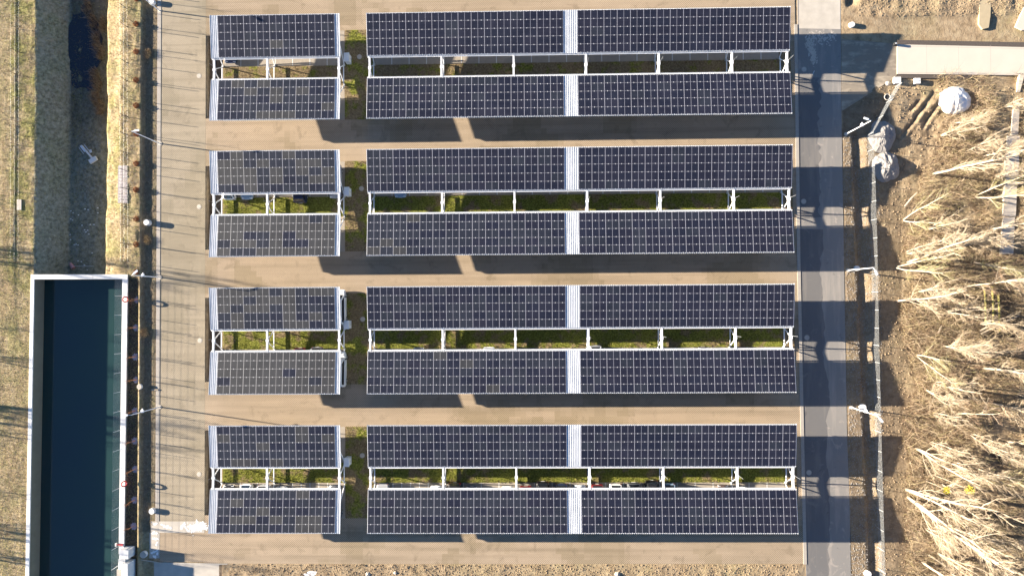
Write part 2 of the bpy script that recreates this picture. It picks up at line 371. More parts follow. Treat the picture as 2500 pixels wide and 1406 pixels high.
me.loops.add(q.size); me.loops.foreach_set('vertex_index', q.ravel()); me.polygons.add(len(q)); me.polygons.foreach_set('loop_start', np.arange(0, q.size, 4)); me.polygons.foreach_set('loop_total', np.full(len(q), 4))
me.update(calc_edges=True); me.polygons.foreach_set('use_smooth', [True]*len(q))
att = me.color_attributes.new('cover', 'FLOAT_COLOR', 'POINT')
west = X < -9.9
r_ = np.where(west, .85, .15+.5*lerp(fbm(X, Y, 7, 3, 21), -.1, .4))
g_ = np.where(west & (X > -19) & (X < -14.6), .6*lerp(fbm(X, Y, 6, 2, 50), -.5, .3)+.1, np.where(west & (X < -22) & (X > -27.5), 1.0, np.where(west & (X <= -27.5) & (X > -31), .75*lerp(Y, -50, -20)+.1, np.where(west, .2, .0))))
g_ = g_+np.where((X > 96) & (fbm(X, Y, 6, 2, 33) > .35), .25, 0)
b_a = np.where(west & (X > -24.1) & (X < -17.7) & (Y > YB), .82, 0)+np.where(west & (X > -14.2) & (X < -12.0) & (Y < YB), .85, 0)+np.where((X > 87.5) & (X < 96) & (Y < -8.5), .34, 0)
b_a = np.maximum(b_a, np.where((X > -11.7) & (X < -10.1) & (Y > -65), .55, 0)); b_a = np.maximum(b_a, np.where((X > -2.3) & (X < 0), .9, 0))  # step's shadow band painted into the soil colour; planting pits darkened too
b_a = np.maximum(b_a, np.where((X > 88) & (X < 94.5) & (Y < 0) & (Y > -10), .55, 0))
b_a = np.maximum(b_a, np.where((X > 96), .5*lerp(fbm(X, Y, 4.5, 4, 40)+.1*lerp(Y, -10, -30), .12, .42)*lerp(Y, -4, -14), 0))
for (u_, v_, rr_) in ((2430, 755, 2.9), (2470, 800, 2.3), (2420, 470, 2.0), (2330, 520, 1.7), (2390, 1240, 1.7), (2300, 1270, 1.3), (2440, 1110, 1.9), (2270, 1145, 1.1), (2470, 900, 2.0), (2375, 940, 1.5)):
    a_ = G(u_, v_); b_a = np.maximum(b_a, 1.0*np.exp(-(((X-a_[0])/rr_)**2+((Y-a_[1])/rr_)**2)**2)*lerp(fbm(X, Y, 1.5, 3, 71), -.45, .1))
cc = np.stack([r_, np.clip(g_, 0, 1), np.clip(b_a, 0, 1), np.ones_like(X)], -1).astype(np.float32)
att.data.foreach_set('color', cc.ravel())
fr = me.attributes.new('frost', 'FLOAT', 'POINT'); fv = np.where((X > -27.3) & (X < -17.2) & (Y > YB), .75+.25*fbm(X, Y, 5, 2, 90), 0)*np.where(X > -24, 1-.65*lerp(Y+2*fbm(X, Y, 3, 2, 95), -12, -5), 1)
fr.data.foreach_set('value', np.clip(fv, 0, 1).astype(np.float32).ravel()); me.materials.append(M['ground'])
tag(link('ground', me), kind='structure')

def sheet(name, px, z, mat, thick=.06, kind='structure', world=False, grid=None):
    pts = [tuple(p) if world else G(*p, z) for p in px]
    a = sum(pts[i][0]*pts[(i+1) % len(pts)][1]-pts[(i+1) % len(pts)][0]*pts[i][1] for i in range(len(pts)))
    if a < 0: pts = pts[::-1]
    b = MB(); b.poly([(x, y, z) for x, y in pts])
    for i in range(len(pts)):
        p, q_ = pts[i], pts[(i+1) % len(pts)]; b.poly([(p[0], p[1], z-thick), (q_[0], q_[1], z-thick), (q_[0], q_[1], z), (p[0], p[1], z)])
    o = b.build(name, mat); return tag(o, kind=kind) if kind else o
XS, XL, PITCH = 0.0, 21.803, 18.8664
# lanes and paving
xe = lambda v: G(1940+(v/1406)*26, v)[0]
sheet('paving', [(xe(0), 14), (xe(1377), -69.3), (40, -69.42), (0, -69.4), (0, 14)], -.004, M['pave'], world=True)
for ya, yb in [(14, 6.0)]+[(-k*18.8664-6.0, -(k+1)*18.8664+6.0) for k in range(3)]+[(-3*18.8664-6.0, -69.4)]: sheet('paving', [(-2.6, ya), (-.003, ya), (-.003, yb), (-2.6, yb)], -.004, M['pave'], world=True)
sheet('west_lane', [(-2.604, 14), (-2.604, G(400, 1272)[1]), (-9.1, G(400, 1272)[1]), (-9.1, 14)], .0, M['lane'], world=True)
sheet('southwest_paving', [(-2.604, G(400, 1276)[1]), (-2.604, -69.2), (-9.0, -69.2), (-9.0, G(400, 1276)[1])], -.002, M['pave'], world=True)
yl = G(400, 1272)[1]
sheet('concrete_band', [(-2.608, yl), (-2.608, yl-1.6), (-10.3, yl-1.6), (-10.3, yl)], .006, M['conc2'], world=True)
sheet('concrete_edge', [(-9.05, yl-1.61), (-9.05, yl-5.2), (-10.5, yl-5.2), (-10.5, yl-1.61)], .008, M['conc2'], world=True)
sheet('concrete_apron', [(-9.8, -69.22), (.7, -69.42), (.7, -80), (-9.8, -80)], .004, M['conc2'], world=True)
sheet('west_kerb', [(-9.66, 14), (-9.66, yl), (-9.12, yl), (-9.12, 14)], .03, M['kerb'], world=True)
sheet('road', [(1946, -60), (1949, 180), (1953, 620), (1963, 1060), (1970, 1460), (2082, 1460), (2068, 1060), (2060, 620), (2054, 260), (2052, -60)], .0, M['road'])
kb = [(1939, 60), (1942, 300), (1946, 620), (1955, 1060), (1962, 1377)]
sheet('east_kerb', kb+[(u+8, v) for u, v in reversed(kb)], .05, M['kerb'])
sheet('side_road', [(2054.5, 96), (2190, 108), (2190, 184), (2160, 206), (2055, 272)], .004, M['side'])
rq = random.Random(3); ragged = []; uu = 2012
for v_ in range(560, 1470, 12): uu = min(max(uu+rq.uniform(-5, 5), 1994), 2026); ragged.append((uu, v_))
sheet('road_patch', [(1953.5+(v_-620)*.019, v_) for v_ in (1460, 1000, 560)]+ragged, .005, M['road2'])
ragged = [(2000+rq.uniform(-6, 6), v_) for v_ in range(190, 540, 10)]
sheet('road_patch', [(1952.5, 536), (1949.5, 190)]+ragged, .005, M['road2'])
sheet('road_dust', [(1950, -60), (1951, 70), (2052, 72), (2051, -60)], .004, M['conc2'])
sheet('concrete_slab', [(2190.5, 109), (2510, 116), (2510, 184), (2190.5, 181)], .10, M['conc'], .4)
sheet('dark_verge', [(2192, 98), (2510, 104), (2510, 115.5), (2192, 108.5)], .0, M['darkgravel'], .3)
sheet('dark_verge', [(2192, 181.5), (2375, 183), (2375, 193), (2192, 191)], .0, M['darkgravel'], .3)
sheet('sand_path', [(2392, -5), (2420, -5), (2418, 40), (2414, 68), (2399, 72), (2390, 60)], .055, M['sand'], .3)
sheet('concrete_slab', [(2500, 18), (2480, 66), (2496, 74), (2520, 74), (2520, 10)], .16, M['conc'], .3)
b = MB()
for i, (a, c) in enumerate([((2490, 182), (2494, 225)), ((2476, 250), (2490, 330)), ((2460, 332), (2490, 432)), ((2456, 434), (2484, 528)), ((2450, 530), (2478, 620))]):
    p = [G(a[0], a[1], .2), G(c[0]+(8 if i == 0 else 0), a[1], .2), G(c[0]-4, c[1], .2), G(a[0]-8, c[1], .2)]
    b.poly([(x, y, .2+.004*i) for x, y in reversed(p)])
    for j in range(4):
        q0, q1 = p[j], p[(j+1) % 4]; b.poly([(q0[0], q0[1], -.3), (q1[0], q1[1], -.3), (q1[0], q1[1], .2), (q0[0], q0[1], .2)])
tag(b.build('concrete_path', M['conc']), kind='structure')
b = MB()
for v0, v1 in ((113, 120), (177.5, 180.2)):
    a_, c_ = G(2191, v0, .1), G(2510, v1, .1); b.bar((*a_, .101), (*c_, .101), .04, .008)
for u_ in (2262, 2340, 2418): a_, c_ = G(u_, 110.5, .1), G(u_+.5, 182, .1); b.bar((*a_, .1012), (*c_, .1012), .025, .006)
tag(b.build('slab_joints', M['kerb']), kind='structure')
# paved loose grid on the west bank and a small slab
b = MB(); p = G(299, 450, .42)
for i in range(2):
    for j in range(12): b.box(p[0]-.66+i*.67, p[0]-.02+i*.67, p[1]-2.7+j*.45, p[1]-2.29+j*.45, .30, .43+.006*((i+j) % 2))
tag(b.build('paver_strip', plain('mauve_pavers', (.40, .36, .35), .9)), 'small strip of pale mauve pavers on the dry west bank', 'pavers')
b = MB(); p = G(47, 500, .5); b.box(p[0]-.35, p[0]+.3, p[1]-.75, p[1]+.75, .3, .52)
tag(b.build('concrete_slab', M['conc2']), 'small grey concrete block half sunk in the grass at far west', 'block')

# ---------------------------------------------------------------- grass blades (countless)
def blades(name, regions, dens, mats, wts, h=(.06, .16), wd=.035, kind='stuff', parent=None, lean=.6, zf=None):
    b = MB(); rnd = random.Random(hash(name) & 0 or len(name)*131+int(abs(regions[0][0])*10))
    for (x0, x1, y0, y1, z) in regions:
        n = int((x1-x0)*(y1-y0)*dens); px = [rnd.uniform(x0, x1) for _ in range(n)]; py = [rnd.uniform(y0, y1) for _ in range(n)]
        if z is None:
            zz = ground_z(np.array(px), np.array(py)); 
        else: zz = [z]*n
        cl = fbm(np.array(px), np.array(py), 1.3, 2, 77) if n else []
        for i in range(n):
            if cl[i] < rnd.uniform(-.7, .25): continue
            a = rnd.uniform(0, 2*PI); hh = rnd.uniform(*h); ww = wd*rnd.uniform(.6, 1.5); l = hh*lean*rnd.uniform(.3, 1.4); a2 = rnd.uniform(0, 2*PI)
            x, y = px[i], py[i]; dx, dy = math.cos(a)*ww, math.sin(a)*ww
            b.poly([(x-dx, y-dy, zz[i]-.01), (x+dx, y+dy, zz[i]-.01), (x+math.cos(a2)*l, y+math.sin(a2)*l, zz[i]+hh)], rnd.choices(range(len(mats)), wts)[0])
    o = b.build(name, [M[k] for k in mats], parent); tag(o, kind=kind); return o

# ---------------------------------------------------------------- parking rows: bays, islands, markings
for k in range(4):
    y0 = -k*PITCH
    for s in (1, -1):
        for xa, xb in ((XS, XS+17.5), (XL, XL+57.5)):
            sheet('parking_bays', [(xa, y0+s*1.42), (xb, y0+s*1.42), (xb, y0+s*6.45), (xa, y0+s*6.45)], .0045, M['bay'], world=True)
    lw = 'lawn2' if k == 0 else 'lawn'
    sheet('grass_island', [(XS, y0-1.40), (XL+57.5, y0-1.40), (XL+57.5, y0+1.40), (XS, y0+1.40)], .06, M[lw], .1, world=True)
    sheet('grass_island', [(XS+17.56, y0-6.4), (XL-.05, y0-6.4), (XL-.05, y0+6.5), (XS+17.56, y0+6.5)], .064, M['plot'], .1, world=True)
    sheet('soil_bed', [(XL+57.55, y0-6.2), (XL+59.0, y0-6.0), (XL+59.2, y0), (XL+59.0, y0+6.0), (XL+57.55, y0+6.2)], .05, M['bed'], .1, world=True)
    wt = (2, 2, 3, 2) if k == 0 else (5, 3, 1, 1)
    o = blades('grass', [(XS+.1, XS+17.4, y0-1.35, y0+1.35, .06), (XS+17.7, XL-.2, y0-3.5, y0+6.4, .064), (XL, XL+57.4, y0-1.5, y0+1.5, .06)], 60 if k else 26, ['bladeg', 'bladey', 'bladed', 'bladeb'], wt)
    b = MB()
    for s in (1, -1):
        for base, n in ((XS, 7), (XL, 23)):
            for i in range(0, n+1):
                if i in (0, n): continue
                x = base+2.5*i; b.box(x-.055, x+.055, min(y0+s*1.45, y0+s*6.35), max(y0+s*1.45, y0+s*6.35), .0047, .009)
        if k == 3 and s == -1:
            for x in (XS+4*2.5+1.25, XS+5*2.5+1.25, XL+2.5+1.25, XL+2.5*2+1.25): b.box(x-.055, x+.055, y0-6.35, y0-1.45, .0047, .009)
    tag(b.build('bay_markings', M['paint']), kind='structure')

# ---------------------------------------------------------------- solar canopies
YI, HI, YO, HO = 1.5017, 3.383, 7.3285, 3.8988
SL = math.hypot(YO-YI, HO-HI); ANG = math.atan2(HO-HI, YO-YI); OV = .26
def wing_pt(x, t, n, s, y0=0):      # t along the slope from the inner edge, n above the sheet
    return (x, y0+s*(YI+t*math.cos(ANG)-n*math.sin(ANG)), HI+t*math.sin(ANG)+n*math.cos(ANG))
def sheet_mb(x0, x1, s):
    b = MB(); prof = []; x = x0; n = int(round((x1-x0)/.25)); p = (x1-x0)/n
    for i in range(n):
        for dx, dz in ((0, 0), (.42, 0), (.50, .055), (.84, .055), (.92, 0)): prof.append((x0+(i+dx)*p, dz-.06))
    prof.append((x1, -.06)); v0 = 0
    for off in (0, -.012):
        for t in (0, SL):
            b.v += [wing_pt(px, t, pz+off, s) for px, pz in prof]
    m = len(prof)
    for i in range(m-1):
        f = (i, i+1, m+i+1, m+i); g2 = (2*m+i, 3*m+i, 3*m+i+1, 2*m+i+1)
        if s < 0: f = f[::-1]; g2 = g2[::-1]
        b.f += [f, g2, (i, 2*m+i, 2*m+i+1, i+1), (m+i, m+i+1, 3*m+i+1, 3*m+i)]; b.m += [0]*4
    return b
PP, PR = 1.808, 1.13                   # panel pitch along the row and up the slope
def panel_mb(b, x, t, s, m=0, uvs=None, y0=0, w=PP-.014, h=PR-.014):
    n = len(b.v); z0, z1 = .012, .05
    for nn in (z0, z1):
        b.v += [wing_pt(x+a*w/2, t+c*h/2, nn, s, y0) for a, c in ((-1, -1), (1, -1), (1, 1), (-1, 1))]
    fs = [(4, 5, 6, 7), (3, 2, 1, 0), (0, 1, 5, 4), (1, 2, 6, 5), (2, 3, 7, 6), (3, 0, 4, 7)]
    for i, f in enumerate(fs):
        if s < 0: f = f[::-1]
        b.f.append(tuple(n+j for j in f)); b.m.append(m)
        if uvs is not None: uvs += ([(0, 0), (1, 0), (1, 1), (0, 1)] if s > 0 else [(0, 1), (1, 1), (1, 0), (0, 0)]) if i == 0 else [(0, 0)]*4
def panel_data(name, b, uvs, mats):
    me = b.data(name, mats); uv = me.uv_layers.new(name='UVMap'); uv.data.foreach_set('uv', [c for p in uvs for c in p]); return me
PMESH = {}
for s in (1, -1):
    for m in range(4):
        b = MB(); uvs = []; n = 0
        for nn in (.012, .05): b.v += [(a*(PP-.014)/2, s*(c*(PR-.014)/2*math.cos(ANG)-nn*math.sin(ANG)), c*(PR-.014)/2*math.sin(ANG)+nn*math.cos(ANG)) for a, c in ((-1, -1), (1, -1), (1, 1), (-1, 1))]
        for i, f in enumerate([(4, 5, 6, 7), (3, 2, 1, 0), (0, 1, 5, 4), (1, 2, 6, 5), (2, 3, 7, 6), (3, 0, 4, 7)]):
            if s < 0: f = f[::-1]
            b.f.append(f); b.m.append(0); uvs += ([(0, 0), (1, 0), (1, 1), (0, 1)] if s > 0 else [(0, 1), (1, 1), (1, 0), (0, 0)]) if i == 0 else [(0, 0)]*4
        PMESH[(s, m)] = panel_data('solar_panel', b, uvs, PM[m])
GREY = {(0, 'S', 1): (.02, .15), (0, 'S', -1): (.18, .6), (1, 'S', 1): (.42, .45), (1, 'S', -1): (.84, .13), (2, 'S', 1): (.40, .50), (2, 'S', -1): (.85, .12), (3, 'S', 1): (.10, .6), (3, 'S', -1): (.12, .6),
        (0, 'L', 1): (.0, .05), (0, 'L', -1): (.0, .3), (1, 'L', 1): (.0, .35), (1, 'L', -1): (.12, .85), (2, 'L', 1): (.0, .4), (2, 'L', -1): (.12, .85), (3, 'L', 1): (.0, .5), (3, 'L', -1): (.0, .9)}
DARKP = {(1, 'S', -1): [(2, 2), (5, 3), (6, 3)], (2, 'S', -1): [(0, 3), (5, 2)], (2, 'S', 1): [(4, 3), (6, 3)]}
rp = random.Random(11)
def tint(k, bd, s, i, r, n):  # greyer panels paint in the sky's reflection, fading eastward on long roofs
    if (i, r) in DARKP.get((k, bd, s), []): return 0
    gr, sl = GREY[(k, bd, s)]
    if bd == 'L': fall = max(0, 1-i/ (n*.55)); gr *= fall; sl *= max(.15, 1-i/n)
    x = rp.random()
    if x < gr: return 2
    if x < gr+sl: return 1
    return 3 if (bd == 'L' and rp.random() < .25+.55*i/n) else 0
leg_cache = {}
def frame_parts(par, x, y0):
    for s in (1, -1):
        if ('r', s) not in leg_cache:
            b = MB(); b.bar((0, s*0.0, 2.98), (0, s*(YO-.15), 3.565), .24, .30, 0); leg_cache[('r', s)] = b.data('rafter', M['white_steel'])
            for kind, y1, z1 in (('in', .12, 2.95), ('out', 3.75, 3.06)):
                b = MB(); b.tube([(0, s*1.42, .05), (0, s*y1, z1)], .075, 8); b.box(-.16, .16, s*1.42-.16, s*1.42+.16, 0, .07)
                b.tube([(0, s*(1.42+(y1/1-1.42)*.86), .05+(z1-.05)*.86), (0, s*(1.42+(y1-1.42)*1.0), z1)], .105, 8)
                leg_cache[(kind, s)] = b.data('strut', M['white_steel'])
        link('rafter', leg_cache[('r', s)], par, (x, y0, 0))
        link('strut', leg_cache[('in', s)], par, (x, y0, 0)); link('strut', leg_cache[('out', s)], par, (x, y0, 0))
    if 't' not in leg_cache:
        b = MB(); b.bar((0, -1.42, .5), (0, 1.42, .5), .13, .13); leg_cache['t'] = b.data('tie_bar', M['white_steel'])
        b = MB(); b.tube([(.16, .25, 3.1), (.19, .25, 5.1)], .012, 5); b.box(.1, .2, .2, .3, 3.02, 3.2); leg_cache['l'] = b.data('lightning_rod', M['steel'])
        b = MB(); b.box(-.2, .2, -.16, .16, 2.86, 3.14); leg_cache['g'] = b.data('apex_plate', M['white_steel'])
    link('tie_bar', leg_cache['t'], par, (x, y0, 0)); link('lightning_rod', leg_cache['l'], par, (x, y0, 0)); link('apex_plate', leg_cache['g'], par, (x, y0, 0))
SHC = {}
for k in range(4):
    y0 = -k*PITCH
    for bd in 'SL':
        xa = XS if bd == 'S' else XL; ln = 17.5 if bd == 'S' else 57.5; n = 9 if bd == 'S' else 31
        lab = ('short' if bd == 'S' else 'long')+' white steel carport roofed with solar panels, '+(('western one' if bd == 'S' else 'eastern one')+' of the '+ROWN[k]+' row')
        can = thing('solar_carport', lab, 'solar carport', (0, 0, 0), group='solar carports in four parallel rows'); can.location = (xa, y0, 0)
        for s in (1, -1):
            if (bd, s) not in SHC:
                SHC[(bd, s)] = sheet_mb(-OV, ln+OV, s).data('roof_sheet', M['sheet'])
                b = MB()
                for t in (.12, SL*.25, SL*.5, SL*.75, SL-.12):
                    a = wing_pt(-OV+.02, t, -.16, s); c = wing_pt(ln+OV-.02, t, -.16, s); b.bar(a, c, .07, .14)
                SHC[(bd, s, 'p')] = b.data('purlin', M['steel'])
                for fi, xx in enumerate((-OV-.012, ln+OV+.012)):
                    b = MB(); b.bar(wing_pt(xx, -.02, -.05, s), wing_pt(xx, SL+.02, -.05, s), .03, .16)
                    SHC[(bd, s, 'f', fi)] = b.data('fascia', M['white_steel'])
                b = MB(); gy = s*(YI-.09); b.box(-OV, ln+OV, gy-.07, gy+.07, HI-.20, HI-.185); b.box(-OV, ln+OV, gy-.075, gy-.065, HI-.20, HI-.10); b.box(-OV, ln+OV, gy+.065, gy+.075, HI-.20, HI-.10)
                SHC[(bd, s, 'g')] = b.data('gutter', M['white_steel'])
            for nm, key in (('roof_sheet', (bd, s)), ('purlin', (bd, s, 'p')), ('fascia', (bd, s, 'f', 0)), ('fascia', (bd, s, 'f', 1)), ('gutter', (bd, s, 'g'))):
                o = link(nm, SHC[key], can)
        # panels
        cols = [(.82+PP*i+PP/2 if bd == 'S' else (-OV+.01+PP*i+PP/2 if i < 15 else ln+OV-.01-PP*(30-i)-PP/2)) for i in range(n)]
        rest = MB(); ruv = []
        for s in (1, -1):
            for i, x in enumerate(cols):
                for r in range(5):
                    t = .10+PR*(r+.5); m = tint(k, bd, s, i, r if s < 0 else 4-r, n)
                    if bd == 'S' or i >= n-10:
                        p = wing_pt(x, t, 0, s); link('solar_panel', PMESH[(s, m)], can, p)
                    else: panel_mb(rest, x, t, s, m, ruv)
        if bd == 'L': o = link('solar_panel', panel_data('solar_panel', rest, ruv, PM), can); tag(o, kind='stuff')
        for fx in ((0, 7.5, 17.5) if bd == 'S' else (0, 10, 20, 30, 40, 50, 57.5)): frame_parts(can, fx, 0)
    # inverter cabinet at the east end of the short carport
    p = G(851, (146, 471, 794, 1127)[k], .9)
    cb = thing('inverter_cabinet', 'grey white electrical cabinet on the grass beside the short carport of the '+ROWN[k]+' row', 'electrical cabinet', (p[0]-.1, p[1]+.1, .06), group='electrical cabinets at the short carports')
    if k == 0:
        b = MB(); b.box(-.32, .32, -.55, .55, .1, 1.55); b.box(-.28, .28, -.5, .5, 0, .1); b.build('cabinet_body', M['cab'], cb)
        b = MB(); n0 = 0; b.v += [(-.38, -.6, 1.553), (.38, -.6, 1.553), (.38, .6, 1.553), (-.38, .6, 1.553), (-.38, -.6, 1.60), (.38, -.6, 1.72), (.38, .6, 1.72), (-.38, .6, 1.60)]
        b.f += [(3, 2, 1, 0), (4, 5, 6, 7), (0, 1, 5, 4), (1, 2, 6, 5), (2, 3, 7, 6), (3, 0, 4, 7)]; b.m += [0]*6; b.build('cabinet_roof', M['white_steel'], cb)
        for dy in (-.27, .27):
            b = MB(); b.box(.32, .345, dy-.25, dy+.25, .18, 1.48); d_ = b.build('door', M['cab'], cb)
            b = MB(); b.box(.345, .365, dy*.25-.02, dy*.25+.02, .75, .95); b.build('handle', M['dark'], d_)
        cab0 = cb
    else:
        for ch in KIDS(cab0): copy_tree(ch, cb)

# ---------------------------------------------------------------- manholes and wells
def disc(name, label, cat, p, z0, z1, r, mat, grp=None, lid=True):
    o = thing(name, label, cat, (p[0], p[1], 0), group=grp); b = MB(); b.cyl(0, 0, z0, z1, r, n=28); b.build('cover_ring', mat, o)
    b = MB(); b.cyl(0, 0, z1, z1+.012, r*.78, n=24); b.box(-.06, .06, -r*.5-.03, -r*.5+.03, z1+.012, z1+.02); b.build('lid', M['conc2'], o); return o
for k, (u, v) in enumerate([(486, 186), (486, 505), (488, 831), (486, 1157)]): disc('manhole_cover', 'round concrete manhole cover in the west lane, '+ORD[k]+' from the north', 'manhole', G(u, v), 0, .012, .34, M['conc2'], 'manhole covers in the west lane')
for k, (u, v) in enumerate([(878, 140), (883, 461), (886, 779), (885, 1111)]): disc('manhole_cover', 'round grey manhole cover on the grass plot of the '+ROWN[k]+' row', 'manhole', G(u, v), .02, .14, .36, M['kerb'], 'manhole covers on the grass plots')
for k, (u, v) in enumerate([(1963, 170), (1962, 492), (1970, 824), (1975, 1153)]): disc('manhole_cover', 'round grey manhole cover in the east road, '+ORD[k]+' from the north', 'manhole', G(u, v), 0, .012, .38, M['kerb'], 'manhole covers in the east road')
for (u, v, z, r, l) in [(369, 4, .55, .42, 'round pale concrete well at the north end of the west verge'), (357, 543, .75, .42, 'round pale concrete well standing in the trench shadow by the west lane'), (340, 944, .5, .38, 'round grey concrete well between saplings east of the basin wall'), (370, 1248, .45, .42, 'pale round concrete well at the south end of the west trench'), (349, 1354, .5, .46, 'round grey concrete well in the shadow of the white basin blocks'),
                        (2108, 994, .5, .42, 'pale concrete well under the southern lamp post east of the road'), (2120, 1401, .4, .45, 'white round concrete well at the bottom edge beside the east swale'), (2093, 655, .35, .36, 'small pale concrete well under the middle lamp post east of the road'), (2081, 60, .4, .38, 'round concrete well at the northeast road corner')]:
    p = G(u, v, z); o = thing('concrete_well', l, 'well', (p[0], p[1], gz(*p)-.02), group='round concrete wells'); h = z-gz(*p)
    b = MB(); b.cyl(0, 0, -.1, h, r, n=26); b.build('well_ring', M['coping'], o); b = MB(); b.cyl(0, 0, h, h+.05, r*.92, n=26); b.build('lid', M['coping'] if u != 349 and u != 340 else M['conc2'], o)
p = G(2166, 238, 0); o = thing('manhole_cover', 'round iron manhole ring in shaded soil beside the diagonal mesh fence', 'manhole', (p[0], p[1], gz(*p)))
b = MB(); b.torus((0, 0, .12), .42, .06); b.build('cover_ring', M['conc2'], o); b = MB(); b.cyl(0, 0, -.05, .10, .38); b.build('lid', M['dark'], o)

# ---------------------------------------------------------------- basin
WZ = -1.75; WT = .5
nw, ne, sw, se = [Vector((*BAS[i], 0)) for i in ('nw', 'ne', 'sw', 'se')]
dl = (sw-nw).normalized(); sw2 = sw+dl*10; dr = (se-ne).normalized(); se2 = Vector((*G(296, 1352, .5), 0))
basin = thing('basin_wall', 'white topped concrete wall round the dark water basin', 'retaining wall', (0, 0, 0))
def wall_run(name, a, b_, w, side, joint=2.6):
    """wall with coping from a to b_; the inner face lies on side"""
    L = (b_-a).length; d = (b_-a)/L; nrm = Vector((-d.y, d.x, 0))*side; n = int(L/joint); cop = MB(); fac = MB()
    for i in range(n):
        p = a+d*(L*i/n+.008); q_ = a+d*(L*(i+1)/n-.008); e = .004*(i % 2)
        cop.poly([(*(p-nrm*w/2).xy, WT+e), (*(q_-nrm*w/2).xy, WT+e), (*(q_+nrm*w/2).xy, WT+e), (*(p+nrm*w/2).xy, WT+e)][::-1 if side > 0 else 1])
        for sg in (-1, 1):
            cop.poly([(*(p+nrm*w/2*sg).xy, WT-.18), (*(q_+nrm*w/2*sg).xy, WT-.18), (*(q_+nrm*w/2*sg).xy, WT+e), (*(p+nrm*w/2*sg).xy, WT+e)])
    k = w/2-.03
    for sg in (-1, 1): fac.poly([(*(a+nrm*k*sg).xy, -3), (*(b_+nrm*k*sg).xy, -3), (*(b_+nrm*k*sg).xy, WT-.03), (*(a+nrm*k*sg).xy, WT-.03)])
    fac.poly([(*(a-nrm*k).xy, WT-.03), (*(b_-nrm*k).xy, WT-.03), (*(b_+nrm*k).xy, WT-.03), (*(a+nrm*k).xy, WT-.03)])
    cop.build('coping', M['coping'], basin); fac.build('wall', M['wallface'], basin)
wall_run('w', nw+Vector((0, .35, 0)), sw2, .5, 1); wall_run('e', ne+Vector((0, .35, 0)), se2, .74, -1)
wall_run('n', Vector((nw.x+.26, nw.y, 0)), Vector((ne.x-.38, ne.y+.02, 0)), .68, 1, 3.3)
b = MB(); b.poly([(nw.x, nw.y, WZ), (sw2.x, sw2.y, WZ), (se2.x, sw2.y, WZ), (se2.x, se2.y, WZ), (ne.x, ne.y, WZ)]); tag(b.build('water', M['water']), kind='structure')
b = MB(); b.poly([(nw.x-1, nw.y+1, -3.2), (sw2.x-1, sw2.y, -3.2), (se2.x+1, sw2.y, -3.2), (ne.x+1, ne.y+1, -3.2)]); tag(b.build('basin_floor', M['wallface']), kind='structure')
# white blocks at the south end
blk = thing('pier_block', 'stepped white concrete block at the south end of the basin wall', 'concrete block', (0, 0, 0))
def pbox(u0, v0, u1, v1, z0, z1, mat, par, name):
    a = G(u0, v0, z1); c = G(u1, v1, z1); b = MB(); b.box(a[0], c[0], c[1], a[1], z0, z1); return b.build(name, mat, par)
pbox(291, 1342, 313, 1364, -3, 1.7, M['coping'], blk, 'upper_block'); pbox(296, 1343, 318, 1358, -3, 1.25, M['coping'], blk, 'side_block')
pbox(289, 1364.5, 305, 1389, -3, 1.45, M['coping'], blk, 'middle_block'); pbox(296, 1376, 311, 1440, -3, 2.0, M['coping'], blk, 'lower_block'); pbox(285, 1389.5, 295.5, 1440, -3, 1.1, M['kerb'], blk, 'end_block')
# cable railing on the east wall
rl = thing('cable_railing', 'thin grey cable railing along the east wall of the basin', 'railing', (0, 0, 0))
re2 = se2+dr*4.2; Lr = (re2-ne).length; npst = 16
for i in range(npst+1):
    p = ne+dr*(Lr*i/npst); b = MB(); b.tube([(p.x-.26, p.y, WT), (p.x-.26, p.y, WT+1.95)], .03, 6); b.box(p.x-.33, p.x-.19, p.y-.07, p.y+.07, WT, WT+.02); b.build('post', M['steel'], rl)
for j in range(8):
    z = WT+.28+j*.235; b = MB(); b.tube([(ne.x-.26, ne.y, z), (re2.x-.26, re2.y, z)], .0055, 5); b.build('cable', M['steel'], rl)
# lifebuoys
for (u, v, l) in [(307, 731, 'red lifebuoy hung on the basin railing near the northeast corner'), (304, 1180, 'red orange lifebuoy on the basin railing beside the sixth sapling')]:
    p = G(u, v, .9); o = thing('lifebuoy', l, 'lifebuoy', (p[0], p[1], .72), group='lifebuoys on the basin railing')
    b = MB(); b.torus((0, 0, .3), .36, .085, Matrix.Rotation(R(55), 3, 'Y')); b.build('ring', M['red'], o)
    b = MB(); b.tube([(0, 0, -.22), (0, 0, .25)], .035, 6); b.build('stand', M['steel'], o)
    b = MB()
    for a in range(4):
        t_ = a*PI/2; p_ = Matrix.Rotation(R(55), 3, 'Y') @ Vector((.36*math.cos(t_), .36*math.sin(t_), 0)); b.torus((p_.x, p_.y, p_.z+.3), .095, .02, Matrix.Rotation(t_, 3, 'Z') @ Matrix.Rotation(R(90), 3, 'X'), 10, 5)
    b.build('band', M['white_steel'], o)
p = G(293, 1329, .6); o = thing('valve_marker', 'small red and white marker on the basin wall near its south end', 'marker', (p[0], p[1], WT)); b = MB(); b.box(-.45, .45, -.06, .06, .02, .22); b.build('marker_bar', M['red'], o); b = MB(); b.box(-.62, -.46, -.2, .25, .02, .3); b.build('marker_plate', M['coping'], o)

